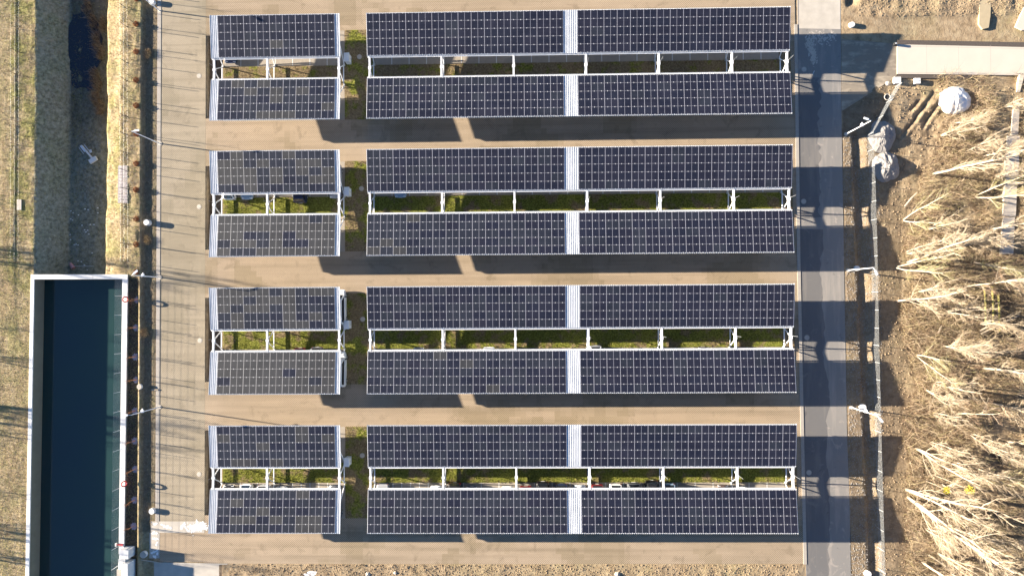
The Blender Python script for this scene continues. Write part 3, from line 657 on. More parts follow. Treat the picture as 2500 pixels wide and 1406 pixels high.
# ditch: pool of water, debris
b = MB(); nn = 40; c = G(205, 120, -2.5); ring = [(c[0]+math.cos(2*PI*i/nn)*2.6+.3*math.sin(i*1.7), c[1]+math.sin(2*PI*i/nn)*6.3+.6*math.sin(i*.9), -2.46) for i in range(nn)]
b.poly(ring); tag(b.build('water', M['pond']), kind='structure')
o = thing('broken_post', 'pale broken concrete post with footing lying in the shaded ditch', 'debris', (*G(214, 380, -2.2), -2.45))
ox, oy, oz = o.location
def dl_(u, v, z=-2.1): g_2 = G(u, v, z); return (g_2[0]-ox, g_2[1]-oy, z-oz)
b = MB(); b.bar(dl_(200, 357), dl_(228, 390), .22, .2); b.build('post', M['coping'], o)
b = MB(); b.bar(dl_(219, 396), dl_(236, 386), .62, .3); b.build('footing', M['coping'], o)
b = MB(); b.bar(dl_(197, 356, -2.0), dl_(208, 370, -2.0), .3, .1); b.bar(dl_(206, 354, -2.0), dl_(216, 367, -2.0), .07, .07); b.build('broken_end', M['cab'], o)
b = MB(); b.bar(dl_(193, 361, -2.3), dl_(204, 376, -2.3), .07, .06); b.build('slat', M['coping'], o)
b = MB(); b.bar(dl_(220, 366, -2.2), dl_(222, 373, -2.2), .35, .08); b.build('shard', M['cab'], o)
o = thing('float_buoy', 'faded pink float with a thin pipe at the shaded foot of the ditch', 'float', (*G(176, 649, -2.3), -2.3)); b = MB(); b.tube([(-.25, .35, 0), (.25, -.35, .1)], [.18, .3], 10); b.build('float_body', plain('faded_pink', (.50, .26, .26), .7), o); b = MB(); b.tube([(.3, -.05, .05), (3.4, -.1, .3)], .03, 6); b.build('pipe', M['steel'], o)
for i in range(26):
    u, v = random.uniform(168, 240), random.uniform(500, 668); p = G(u, v, -2.5)
    if i == 0: bs = MB()
    bs.box(p[0]-.09, p[0]+.08, p[1]-.07, p[1]+.08, gz(*p)-.03, gz(*p)+.07, M=None)
tag(bs.build('litter', M['coping']), kind='stuff')

# ---------------------------------------------------------------- fences
def post_fence(label, name, line, hgt, pitch, rad, wires, mat, grp=None):
    o = thing(name, label, 'fence', (0, 0, 0), group=grp); P = [Vector((*p, 0)) for p in line]; pts = []
    for a, c in zip(P[:-1], P[1:]):
        L = (c-a).length; n = max(1, int(round(L/pitch)))
        for i in range(n): pts.append(a+(c-a)*i/n)
    pts.append(P[-1]); zs = [gz(p.x, p.y) for p in pts]
    for p, z in zip(pts, zs):
        b = MB(); b.tube([(p.x, p.y, z-.1), (p.x, p.y, z+hgt)], rad, 6); b.build('post', mat, o)
    for j in range(wires):
        b = MB(); b.tube([(p.x, p.y, z+hgt*(.1+.88*j/max(1, wires-1))) for p, z in zip(pts, zs)], .0025, 3); b.build('wire', M['steel'], o)
    return pts
post_fence('thin dark post and wire fence along the dry bank west of the lane', 'wire_fence', [G(312, -20, .35), G(313, 640, .35)], 2.05, 2.52, .035, 3, plain('fence_post_dark', (.07, .065, .06), .7))
post_fence('thin post and wire fence on the far west edge above the shaded ditch', 'wire_fence', [G(48, -40, .35), G(46, 640, .35)], 1.75, 3.4, .035, 3, M['twig2'])
M['fwire'] = plain('fence_wire_zinc', (.30, .31, .31), .6, 0, .3)
# welded mesh fence east
ln = [G(2186, 212, 0), G(2117, 331, 0), G(2122, 450, 0), G(2126, 583, 0), G(2130, 800, 0), G(2136, 1050, 0), G(2144, 1335, 0), G(2147, 1440, 0)]
mf = thing('mesh_fence', 'light grey welded mesh fence running along the gravel east of the road', 'fence', (0, 0, 0))
P = [Vector((*p, 0)) for p in ln]
for si, (a, c) in enumerate(zip(P[:-1], P[1:])):
    L = (c-a).length; n = max(1, int(round(L/2.5))); d = (c-a)/L
    for i in range(n):
        p = a+d*(L*i/n); q_ = a+d*(L*(i+1)/n); z = gz(p.x, p.y)
        b = MB(); b.box(p.x-.03, p.x+.03, p.y-.03, p.y+.03, z-.1, z+1.9); b.build('post', M['fwire'], mf)
        b = MB(); m_ = int((q_-p).length/.055)
        for j in range(1, m_):
            r = p+d*((q_-p).length*j/m_); b.bar((r.x, r.y, .08), (r.x, r.y, 1.8), 0.007, .006, 0, (0, 1, 0) if abs(d.y) < .5 else (1, 0, 0))
        for j in range(7): b.bar((p.x, p.y, .1+j*.27), (q_.x, q_.y, .1+j*.27), .006, .006)
        b.build('mesh_panel', M['fwire'], mf)

# ---------------------------------------------------------------- lamp posts
def lamp(base, head, h, label, extra=None):
    bx, by = G(*base, 0); hx, hy = G(*head, h); z = gz(bx, by); o = thing('street_lamp', label, 'street lamp', (bx, by, z), group='lamp posts')
    b = MB(); b.cyl(0, 0, -.05, .10, .27, n=18); b.build('footing', M['conc2'], o)
    b = MB(); b.tube([(0, 0, .1), (0, 0, h*.5), (0, 0, h)], [.085, .065, .05], 10); b.build('pole', M['white_steel'], o)
    dx, dy = hx-bx, hy-by; L = math.hypot(dx, dy) or 1; dx /= L; dy /= L; L = min(max(L, .5), 1.3)
    b = MB(); b.tube([(0, 0, h-.15), (dx*L*.4, dy*L*.4, h+.02), (dx*L, dy*L, h+.08)], .035, 8); b.build('arm', M['white_steel'], o)
    b = MB(); e = Vector((dx*L, dy*L, h+.08)); d = Vector((dx, dy, 0)); b.bar(e-d*.1, e+d*.55, .26, .09); hd = b.build('lamp_head', M['cab'], o)
    b = MB(); b.bar(e+d*.05-Vector((0, 0, .05)), e+d*.45-Vector((0, 0, .05)), .18, .02); b.build('lens', M['clear'], hd)
    if extra:
        b = MB(); b.box(-.1, .22, -.08, .28, h*extra, h*extra+.3); b.tube([(.06, .1, h*extra+.15), (.06, .45, h*extra+.12)], .07, 8); b.build('camera_box', M['white_steel'], o)
lamp((390, 27), (352, -6), 7.4, 'white lamp post at the northwest corner of the west lane')
lamp((391, 351), (326, 320), 7.4, 'white lamp post west of the gap between first and second carport rows')
lamp((391, 677), (322, 671), 7.4, 'white lamp post at the northeast corner of the basin', .62)
lamp((390, 993), (318, 1013), 7.4, 'white lamp post beside the basin railing, west of the third carport row', .62)
lamp((2065, 328), (2124, 294), 7.4, 'white lamp post east of the road by the blue grey gravel heaps', .62)
lamp((2070, 660), (2134, 656), 7.4, 'white lamp post east of the road between second and third carport rows')
lamp((2078, 994), (2143, 1016), 7.4, 'white lamp post east of the road near the round pale well', .55)

# ---------------------------------------------------------------- trees
def grow(b, rnd, p, d, L, r, lev, maxlev, opts, twigs):
    n = 5 if lev < 2 else (3 if lev < 3 else 2); pts = [p.copy()]; rad = [r]; q_ = p.copy(); dd = d.copy()
    for i in range(n):
        j = opts['wob']*(1 if lev else .5); dd = (dd+Vector((rnd.uniform(-j, j), rnd.uniform(-j, j), rnd.uniform(-j*.4, j)+opts['up']*(.5 if lev else .1)))).normalized()
        q_ = q_+dd*L/n; pts.append(q_.copy()); rad.append(r*(1-.62*(i+1)/n))
    tb = b if lev < 2 else twigs; tb.tube(pts, rad, (7, 5, 4, 3, 3)[min(lev, 4)], 0, lev == 0)
    if lev >= maxlev: return
    k = opts['kids'][lev]
    for i in range(k):
        t = (opts['t0'] if lev == 0 else .15)+(1-(opts['t0'] if lev == 0 else .15))*(i+rnd.random()*.7)/k; t = min(t, .98)
        f = t*n; a = int(f); pt = pts[a].lerp(pts[min(a+1, n)], f-a); dr_ = (pts[min(a+1, n)]-pts[a]).normalized()
        ax = Vector((rnd.gauss(0, 1), rnd.gauss(0, 1), rnd.gauss(0, .4))); ax = (ax-dr_*ax.dot(dr_)).normalized()
        ang = R(rnd.uniform(*opts['ang'])); nd = (dr_*math.cos(ang)+ax*math.sin(ang)).normalized()
        grow(b, rnd, pt, nd, L*rnd.uniform(*opts['len'])*(1-.45*t if lev == 0 else 1-.3*t), min(rad[a]*rnd.uniform(.38, .55), .06 if lev == 0 else (.022 if lev == 1 else (.014 if lev == 2 else .011))), lev+1, maxlev, opts, twigs)
TP = []
def tree_proto(seed, H, r, stems, opts, maxlev=4, bark='bark', tw='twig'):
    rnd = random.Random(seed); b = MB(); twg = MB()
    for i in range(stems):
        a = rnd.uniform(0, 2*PI); s = .0 if stems == 1 else rnd.uniform(.06, .24)
        grow(b, rnd, Vector((math.cos(a)*.1*(stems > 1), math.sin(a)*.1*(stems > 1), -.1)), Vector((math.cos(a)*s, math.sin(a)*s, 1)).normalized(), H*rnd.uniform(.8, 1), r*rnd.uniform(.7, 1), 0, maxlev, opts, twg)
    return (b.data('trunk', M[bark], True), twg.data('crown', M[tw]))
O1 = dict(wob=.16, up=.12, kids=[13, 9, 9, 7], t0=.18, ang=(14, 40), len=(.26, .42))
O2 = dict(wob=.19, up=.08, kids=[11, 9, 8, 6], t0=.12, ang=(18, 46), len=(.28, .46))
TP = [tree_proto(1, 15, .20, 1, O1), tree_proto(2, 13, .15, 2, O1, tw='olive'), tree_proto(3, 12, .13, 3, O2), tree_proto(4, 16, .22, 2, O2), tree_proto(5, 9, .09, 3, O2), tree_proto(6, 12, .13, 1, O2, tw='twig2')]
rt = random.Random(5); TL = []
# base pixel, proto, scale
TR = [(2278, 425, 0, 1.15), (2208, 538, 1, 1.0), (2214, 617, 4, 1.1), (2216, 640, 0, 1.0), (2188, 652, 1, 1.0), (2190, 735, 3, .85), (2245, 712, 4, 1), (2305, 843, 2, .9), (2240, 868, 1, .9), (2235, 1092, 3, .8), (2212, 1196, 3, 1.1), (2216, 1212, 3, 1.2), (2252, 1372, 0, 1.0), (2245, 1240, 4, 1.1),
      (2285, 935, 4, 1.2), (2262, 950, 2, .9), (2300, 330, 4, 1.0), (2330, 300, 2, .8), (2380, 480, 1, 1.0), (2400, 380, 2, 1.0), (2420, 560, 0, .9), (2350, 600, 4, 1.2), (2360, 700, 5, 1.0), (2440, 690, 2, 1.0), (2400, 900, 3, .8), (2440, 860, 5, 1.0), (2420, 985, 2, 1.0), (2340, 1010, 5, .9), (2460, 1080, 1, 1.0), (2330, 1130, 4, 1.3), (2400, 1160, 1, 1.0), (2440, 1250, 5, .9), (2330, 1290, 2, 1.1), (2380, 1340, 3, .8), (2290, 1350, 4, 1.1), (2450, 1380, 0, .9), (2480, 450, 4, 1.0), (2485, 960, 4, 1.1), (2490, 1180, 2, .9), (2455, 260, 4, .9), (2320, 1400, 4, 1.0), (2260, 1290, 4, .9), (2395, 790, 4, .9), (2310, 760, 4, 1.0), (2370, 1060, 4, 1.0), (2345, 850, 4, .9), (2290, 590, 2, .8), (2265, 560, 4, .9), (2380, 640, 1, .9), (2450, 600, 4, 1), (2270, 1080, 4, 1), (2300, 1180, 2, .9), (2420, 1100, 4, 1.1), (2460, 1320, 2, .9), (2280, 1010, 4, .9), (2430, 430, 4, 1.0), (2360, 370, 4, 1.0), (2470, 800, 2, .8)]
TR.sort(key=lambda t: t[1])
for i, (u, v, pr, sc) in enumerate(TR):
    x, y = G(u, v); z = gz(x, y)
    big = {0: 'tall pale trunked bare tree', 1: 'twin stemmed bare tree', 2: 'bushy many stemmed bare tree', 3: 'large forked pale bare tree', 4: 'small multi stemmed bare tree', 5: 'brown twigged bare tree'}[pr]
    t_ = thing('bare_tree', big+', its foot '+ordn(i)+' from the north in the east thicket', 'tree', (x, y, z), rt.uniform(0, 2*PI), 'bare trees in the east thicket')
    t_.scale = (sc*rt.uniform(.9, 1.05),)*2+(sc,)
    t_.rotation_euler = (R(rt.uniform(-5, 5)), R(rt.uniform(-2, 7)), rt.uniform(0, 2*PI))
    link('trunk', TP[pr][0], t_); link('crown', TP[pr][1], t_)
# trees west of the frame that throw the streaky shadows
for i, (x, y, pr, sc) in enumerate([(-58, -21, 0, .95), (-55, -23.5, 3, .75), (-61, -43, 3, .85), (-57, -45.5, 1, .95), (-56, -48, 5, .9), (-60, -60, 0, .95), (-55, -62, 1, .9), (-52, -57, 5, .7), (-46, -34, 5, .55), (-47, -38, 4, .8), (-48, -66, 4, .9)]):
    t_ = thing('bare_tree', 'bare tree standing west of the basin bank, '+ORD[i]+' of its row', 'tree', (x, y, gz(x, y)), rt.uniform(0, 6), 'bare trees west of the basin'); t_.scale = (sc,)*3
    link('trunk', TP[pr][0], t_); link('crown', TP[pr][1], t_)
# yellow clumps
for (u, v, z, r, l) in [(2368, 1196, 8, .62, 'bright yellow leafy clump among pale branches in the southeast thicket'), (2311, 1196, 5, .5, 'duller yellow leafy clump nearer the big forked trunk')]:
    p = G(u, v, z); b = MB(); rr = random.Random(int(u))
    for i in range(190):
        d = Vector((rr.gauss(0, 1), rr.gauss(0, 1), rr.gauss(0, 1))).normalized()*r*rr.random()**.4; a = Vector((rr.gauss(0, 1), rr.gauss(0, 1), rr.gauss(0, 1))).normalized()*.09; c = a.cross(Vector((rr.gauss(0, 1), rr.gauss(0, 1), 1))).normalized()*.05
        b.poly([d-a, d+c, d+a, d-c])
    o = thing('yellow_clump', l, 'foliage', (p[0], p[1], z), group='yellow clumps in the thicket'); b.build('leaves', M['yellow'], o); b = MB(); b.tube([(0, 0, -z+gz(*p)), (.1, 0, -z/2), (0, 0, 0)], [.05, .035, .02], 5); b.build('stem', M['bark'], o)

# saplings along the basin and the bank
def sapling(u, v, leafy, label, seed):
    x, y = G(u, v, .3 if leafy else 0); z = gz(x, y); rnd = random.Random(seed); o = thing('sapling', label, 'sapling', (x, y, z), group='saplings by the west lane')
    b = MB(); tw = MB(); grow(b, rnd, Vector((0, 0, 0)), Vector((rnd.uniform(-.06, .02), rnd.uniform(-.05, .05), 1)).normalized(), 3.0, .035, 0, 2, dict(wob=.06, up=.1, kids=[9, 3], t0=.45, ang=(20, 45), len=(.25, .38)), tw)
    b.build('trunk', M['orange'] if not leafy else M['twig2'], o); tw.build('crown', M['twig2'], o)
    b = MB(); n = 22
    for k_ in range(n):
        a0, a1 = 2*PI*k_/n, 2*PI*(k_+1)/n; r0 = .5+.06*math.sin(k_*2.3)
        b.poly([(0, 0, .16), (r0*math.cos(a0), r0*math.sin(a0), .02), (r0*math.cos(a1), r0*math.sin(a1), .02)])
    if not leafy: b.build('mulch_ring', M['mulch'], o)
    b = MB()
    for i in range(520 if leafy else 16):
        a = rnd.uniform(0, 2*PI)
        if leafy: q_ = Vector((math.cos(a)*.42*rnd.random()**.5, math.sin(a)*.42*rnd.random()**.5, rnd.uniform(.02, .25)))
        else: q_ = Vector((rnd.gauss(-.05, .22), rnd.gauss(0, .22), rnd.uniform(2.4, 3.0)))
        c = Vector((rnd.gauss(0, 1), rnd.gauss(0, 1), rnd.gauss(0, 1))).normalized()*.045; e = c.cross(Vector((rnd.gauss(0, 1), 1, rnd.gauss(0, 1)))).normalized()*.035; b.poly([q_-c, q_+e, q_+c, q_-e])
    b.build('dead_leaves', M['rust'], o)
    if not leafy: b = MB(); b.tube([(.12, .1, 0), (.12, .1, 1.9)], .03, 6); b.build('stake', M['orange'], o)
for i, v in enumerate([-2, 61, 128, 197, 259, 328, 400, 464, 535, 597, 664]): sapling(334, v, True, 'young tree with rusty dead leaves on the dry bank, '+ORD[i]+' from the north', 100+i)
for i, (u, v) in enumerate([(336, 732), (333, 800), (331, 871), (333, 927), (330, 1003), (330, 1076), (331, 1145), (329, 1220), (327, 1284)]): sapling(u, v, False, 'staked leafless sapling in a mulch ring by the basin wall, '+ORD[i]+' from the north', 200+i)

# reeds and brush
def brush(name, label, cat, x, y, z, rx, ry, n, h, mats, seed, grp):
    rnd = random.Random(seed); b = MB()
    for i in range(n):
        a = rnd.uniform(0, 2*PI); r_2 = rnd.random()**.5; p = Vector((math.cos(a)*r_2*rx, math.sin(a)*r_2*ry, 0)); p.z = gz(x+p.x, y+p.y)-z
        t2 = p+Vector((rnd.gauss(0, .35)*h, rnd.gauss(0, .35)*h, h*rnd.uniform(.4, 1))); m = rnd.randrange(len(mats)); mid = (p+t2)/2+Vector((rnd.gauss(0, .05), rnd.gauss(0, .05), .05))
        sd_ = Vector((rnd.gauss(0, 1), rnd.gauss(0, 1), 0)).normalized()*.014; b.poly([p-sd_, p+sd_, mid+sd_, mid-sd_], m); b.poly([mid-sd_, mid+sd_, t2], m)
    o = b.build(name, [M[q] for q in mats], None, loc=(x, y, z)); return tag(o, label, cat, grp)
for i, (u, v) in enumerate([(212, 22), (226, 55), (232, 98), (244, 128), (228, 185), (237, 205), (232, 240), (243, 262), (250, 60)]):
    p = G(u, v, -2.2); brush('reed_clump', 'rusty brown reed clump on the shaded ditch side, '+ORD[i]+' from the north', 'reeds', p[0], p[1], gz(*p), .6, 1.2, 300, 1.1, ['twig2', 'bladeb', 'twig'], 300+i, 'reed clumps in the ditch')
for i, (u, v, l) in enumerate([(352, 812, 'dry straw tussock on the ridge beside the second staked sapling'), (358, 585, 'brown tussock in the trench just south of the pale round well'), (360, 130, 'dry brown tussock by the trench in the north')]):
    p = G(u, v, .3); brush('dry_tussock', l, 'dry grass', p[0], p[1], gz(*p), .45, .7, 260, .6, ['bladed', 'twig2'], 340+i, 'dry tussocks by the west lane')
rr = random.Random(77)
def field(name, n, fx, mats, wts, ln, wd, zr, seed, lean):
    rnd = random.Random(seed); b = MB(); P = [fx(rnd) for _ in range(n)]; Zs = ground_z(np.array([p[0] for p in P]), np.array([p[1] for p in P]))
    for (x, y), z in zip(P, Zs):
        a = rnd.uniform(0, 2*PI); L = rnd.uniform(*ln); t2 = rnd.uniform(*zr); d = Vector((math.cos(a)*L*lean, math.sin(a)*L*lean, t2)); p = Vector((x, y, z)); s2 = Vector((-math.sin(a), math.cos(a), 0))*wd
        b.poly([p-s2, p+s2, p+d*.6+s2*.6, p+d], rnd.choices(range(len(mats)), wts)[0])
    return tag(b.build(name, [M[m] for m in mats]), kind='stuff')
def f_west(r): 
    while True:
        x = r.uniform(-33, -12.0); y = r.uniform(-74, 12)
        if not (inside_basin(np.array([x+.4]), np.array([y]))[0] or inside_basin(np.array([x-.4]), np.array([y]))[0]) and not (-22.3 < x < -18 and r.random() < .6): return x, y
field('dry_grass', 42000, f_west, ['bladed', 'bladey', 'bladeg', 'bladeb'], (5, 3, 1.2, 2), (.1, .3), .02, (.05, .22), 1, .8)
def f_east(r):
    while True:
        x = r.uniform(95.5, 116); y = r.uniform(-73, -1)
        if 109.2 < x < 112.2 and y > -26.5: continue
        if fbm(np.array([x]), np.array([y]), 3.5, 2, 60)[0] > r.uniform(-.6, .3) and x > 96.3+1.5*vn(y/5, 0, 3)+6*float(lerp(y, -26, -6)): return x, y
field('undergrowth', 60000, f_east, ['twig', 'twig2', 'bladed', 'bladeb'], (4, 4, 2, 4), (.3, 1.5), .016, (.05, .6), 2, .9)
def thicket(name, n, mats, wts, seed):
    rnd = random.Random(seed); b = MB(); P = [f_east(rnd) for _ in range(n)]; Zs = ground_z(np.array([p[0] for p in P]), np.array([p[1] for p in P]))
    for (x, y), z in zip(P, Zs):
        H = rnd.uniform(.4, 2.6)*rnd.uniform(.5, 1); a = rnd.uniform(0, 2*PI); l = rnd.uniform(.2, 1.3); wd = rnd.uniform(.008, .018); m = rnd.choices(range(len(mats)), wts)[0]
        bx, by = rnd.gauss(0, .4), rnd.gauss(0, .4); s2 = Vector((rnd.gauss(0, 1), rnd.gauss(0, 1), .2)).normalized()*wd
        p0 = Vector((x, y, z)); p1 = p0+Vector((math.cos(a)*l*H*.35+bx*.4, math.sin(a)*l*H*.35+by*.4, H*.5)); p2 = p0+Vector((math.cos(a)*l*H+bx, math.sin(a)*l*H+by, H))
        k = len(b.v); b.v += [tuple(p0-s2), tuple(p0+s2), tuple(p1+s2*.8), tuple(p1-s2*.8), tuple(p2)]
        b.f += [(k, k+1, k+2, k+3), (k+3, k+2, k+4)]; b.m += [m, m]
        for j in range(3):
            q0 = p0.lerp(p1, .3+.5*rnd.random()) if j == 0 else p1.lerp(p2, rnd.random()*.8); q1 = q0+Vector((rnd.gauss(0, .3), rnd.gauss(0, .3), rnd.uniform(.1, .5)))*H*.4
            k = len(b.v); b.v += [tuple(q0-s2*.6), tuple(q0+s2*.6), tuple(q1)]; b.f.append((k, k+1, k+2)); b.m.append(m)
    return tag(b.build(name, [M[m_] for m_ in mats]), kind='stuff')
thicket('brushwood', 33000, ['twig', 'bladed', 'twig2', 'olive'], (5, 4, 4, 1), 12)
def clods(name, n, x0, x1, y0, y1, sz, mat, seed, cond=None):
    rnd = random.Random(seed); b = MB(); P = [(rnd.uniform(x0, x1), rnd.uniform(y0, y1)) for _ in range(n)]; Zs = ground_z(np.array([p[0] for p in P]), np.array([p[1] for p in P]))
    for (x, y), z in zip(P, Zs):
        if cond and not cond(x, y): continue
        s = rnd.uniform(.3, 1)**2*sz; M4 = Matrix.Translation((x, y, z+s*.2)) @ Matrix.Rotation(rnd.uniform(0, 6), 4, 'Z') @ Matrix.Rotation(rnd.uniform(-.6, .6), 4, 'X')
        base = len(b.v); pr = [(-1, -.7, -.5), (1, -.6, -.5), (.8, .8, -.5), (-.9, .7, -.5), (-.4, -.3, .6), (.5, -.4, .5), (.3, .4, .7)]
        b.v += [tuple(M4 @ (Vector(q_)*s*rnd.uniform(.8, 1.2))) for q_ in pr]
        for f in ((0, 1, 5, 4), (1, 2, 6, 5), (2, 3, 6), (3, 0, 4, 6), (4, 5, 6)): b.f.append(tuple(base+i for i in f)); b.m.append(0)
    return tag(b.build(name, mat), kind='stuff')
M['clod'] = plain('dry_clod', (.30, .225, .145), .95, 0, .1, .35, 2)
clods('soil_clods', 11000, .9, 81, -73.5, -69.5, .085, M['clod'], 1)
clods('soil_clods', 5000, 90.5, 118, 7.3, 14, .09, M['clod'], 2)
clods('soil_clods', 9000, 91, 116, -72, -2.6, .13, M['clod'], 3)
clods('gravel', 9000, 87.9, 93, -72, -9.5, .08, M['gravel'], 4)
clods('gravel', 1500, -12.0, -10, -64, 12, .09, M['clod'], 5)

# ---------------------------------------------------------------- heaps, blocks, timbers
def heap(name, label, u, v, rx, ry, h, mat, seed, fold=0, cat='heap', grp=None):
    x, y = G(u, v, h*.3); z = gz(x, y); b = MB(); nr, na = 18, 56
    b.v.append((0, 0, h))
    for i in range(1, nr+1):
        for j in range(na):
            a = 2*PI*j/na; t_ = i/nr; r_3 = t_*(1+.16*float(fbm(np.array([math.cos(a)*2+seed]), np.array([math.sin(a)*2]), 1, 3, seed)[0]))
            zz = h*(max(0, 1-t_)**(.8 if not fold else .55))+(.30*h*float(fbm(np.array([math.cos(a)*t_*2.5+seed]), np.array([math.sin(a)*t_*2.5]), 1, 4, seed)[0])*min(1, 3*(1-t_)) if not fold else -.55*h*abs(float(fbm(np.array([math.cos(a)*t_*1.7+seed]), np.array([math.sin(a)*t_*.7]), 1, 3, seed)[0]))*min(1, 4*(1-t_)))
            b.v.append((math.cos(a)*r_3*rx, math.sin(a)*r_3*ry, zz-.02))
    for j in range(na): b.f.append((0, 1+j, 1+(j+1) % na)); b.m.append(0)
    for i in range(nr-1):
        for j in range(na): q0 = 1+i*na; b.f.append((q0+j, q0+na+j, q0+na+(j+1) % na, q0+(j+1) % na)); b.m.append(0)
    o = b.build(name, mat, None, bool(fold), (x, y, z)); return tag(o, label, cat, grp)
heap('gravel_heap', 'grey gravel heap just south of the northeast lamp post', 2155, 332, 1.9, 2.3, 1.05, M['gravel'], 3, grp='gravel heaps')
heap('gravel_heap', 'larger grey gravel heap crossing the mesh fence, with a pointed shadow', 2166, 406, 2.0, 2.2, 1.3, M['gravel'], 9, grp='gravel heaps')
heap('tarpaulin_heap', 'heap wrapped in bright white tarpaulin beside the northern thicket', 2334, 245, 2.2, 2.1, 1.2, M['tarp'], 5, 1)
heap('snow_white_patch', 'flat white lime puddle in the rough soil at the bottom edge', 757, 1396, 1.15, .6, .05, M['lime'], 6, cat='lime')
for (u, v, s, l) in [(2192, 196, .45, 'white cube block at the corner of the diagonal kerb line'), (2242, 197, .38, 'white cube block east of its twin under the pale slab')]:
    p = G(u, v, .4); o = thing('concrete_block', l, 'concrete block', (p[0], p[1], gz(*p)), group='white cube blocks'); b = MB(); b.box(-s, s, -s, s, -.05, .5); b.build('block_body', M['coping'], o); b = MB(); b.box(-s*.5, s*.5, -.05, .05, .5, .53); b.build('lifting_bar', M['steel'], o)
for (u, v, r_4, l) in [(2168, 203, .42, 'pale round boulder beside the white cube block'), (898, 1401, .4, 'round pale boulder in the rough soil left of centre'), (1507, 1401, .38, 'round pale boulder in the rough soil below the long carport'), (965, 1398, .25, 'small round stone right of the pale boulder')]:
    heap('boulder', l, u, v, r_4, r_4*.85, r_4*.7, M['stone'], int(u), cat='boulder', grp='pale boulders')
p = G(2187, 107, .5); o = thing('bollard', 'small dark square bollard at the corner of the pale slab', 'bollard', (p[0], p[1], 0)); b = MB(); b.box(-.17, .17, -.17, .17, 0, .6); b.build('bollard_body', M['dark'], o); b = MB(); b.box(-.1, .1, -.1, .1, .6, .63); b.build('cap', M['steel'], o)
for i, (u, v0, v1) in enumerate([(2405, 694, 788), (2424, 700, 790), (2439, 720, 808)]):
    a = G(u, v0, .5); c = G(u+3, v1, .5); b = MB(); b.tube([(*a, .35), ((a[0]+c[0])/2, (a[1]+c[1])/2, .45), (*c, .35)], [.15, .13, .11], 7)
    tag(b.build('mossy_log', M['mossy']), ('western', 'middle', 'eastern')[i]+' one of three yellow mossy logs lying over the dark hollow', 'log', 'mossy logs')
for i, (u0, v0, u1, v1) in enumerate([(2398, 815, 2490, 770), (2395, 808, 2425, 795), (2292, 815, 2300, 795), (2270, 1355, 2330, 1400), (2210, 505, 2240, 470)]):
    a = G(u0, v0, .6); c = G(u1, v1, .9); b = MB(); b.tube([(*a, .4), ((a[0]+c[0])/2, (a[1]+c[1])/2+.15, .7), (*c, .8)], [.14, .11, .06], 6)
    tag(b.build('fallen_branch', M['bark']), ['long pale fallen trunk beside the mossy logs', 'short fallen branch at the root of the long fallen trunk', 'short upright broken branch in the middle thicket', 'pale fallen branch at the south end of the thicket', 'pale snapped branch at the edge of the gravel'][i], 'fallen branch', 'fallen branches')
p = G(1986, 178, 0); b = MB(); b.bar((p[0]-.12, p[1]-.25, .03), (p[0]+.12, p[1]+.25, .03), .07, .04); tag(b.build('wooden_lath', M['coping']), 'short white lath lying on the east road', 'lath')
p = G(382, 951, 0); b = MB(); b.box(p[0]-.7, p[0]+.25, p[1]-.1, p[1]+.1, .02, .12); tag(b.build('wooden_lath', M['bark']), 'short pale plank lying on the verge north of the third west lamp', 'lath')
a = G(344, 1365, .05); c = G(398, 1374, .05); b = MB(); b.bar((*a, .09), (*c, .09), .10, .14); tag(b.build('timber_beam', M['stone']), 'thin pale kerb beam beside the grey well in the southwest corner', 'beam')
# lime / paint smears
rs = random.Random(9); b = MB()
def smear(b, u0, v0, u1, v1, w, n, z=.016):
    for i in range(n):
        t_ = rs.random(); u = u0+(u1-u0)*t_+rs.gauss(0, w*.6); v = v0+(v1-v0)*t_+rs.gauss(0, w); x, y = G(u, v); r_5 = rs.uniform(.03, .13); a0 = rs.uniform(0, 6); st = rs.uniform(1, 2.4)
        ca, sa = math.cos(a0), math.sin(a0); pts = []
        for k_ in range(7):
            a = 2*PI*k_/7; q0, q1 = math.cos(a)*r_5*st*rs.uniform(.6, 1.1), math.sin(a)*r_5*rs.uniform(.6, 1.1); pts.append((x+q0*ca-q1*sa, y+q0*sa+q1*ca, z+i*.00004))
        b.poly(pts)
smear(b, 374, 1280, 384, 1276, 1, 14); smear(b, 392, 1279, 418, 1289, 1.2, 50); smear(b, 440, 1290, 452, 1277, 1.5, 34); smear(b, 448, 1282, 462, 1298, 1, 24); smear(b, 462, 1288, 503, 1284, 4.5, 190); smear(b, 480, 1276, 492, 1290, 3, 60); smear(b, 497, 1276, 502, 1290, 2, 40)
smear(b, 371, 1301, 384, 1301, 1.2, 16); smear(b, 373, 1314, 385, 1314, .5, 22); smear(b, 384, 1322, 382, 1331, .5, 16); smear(b, 370, 1350, 385, 1342, .6, 26); smear(b, 385, 1348, 383, 1353, .6, 12); smear(b, 374, 1356, 379, 1360, .5, 14); smear(b, 379, 1360, 380, 1356, .5, 10)
b2 = MB(); smear(b2, 1972, 96, 1990, 150, 7, 260, .005); smear(b2, 1980, 95, 2040, 90, 8, 160, .005); tag(b2.build('salt_specks', M['conc2']), kind='stuff')
tag(b.build('lime_marks', M['lime']), 'smeared white lime marks on the grey concrete band in the southwest', 'paint marks')

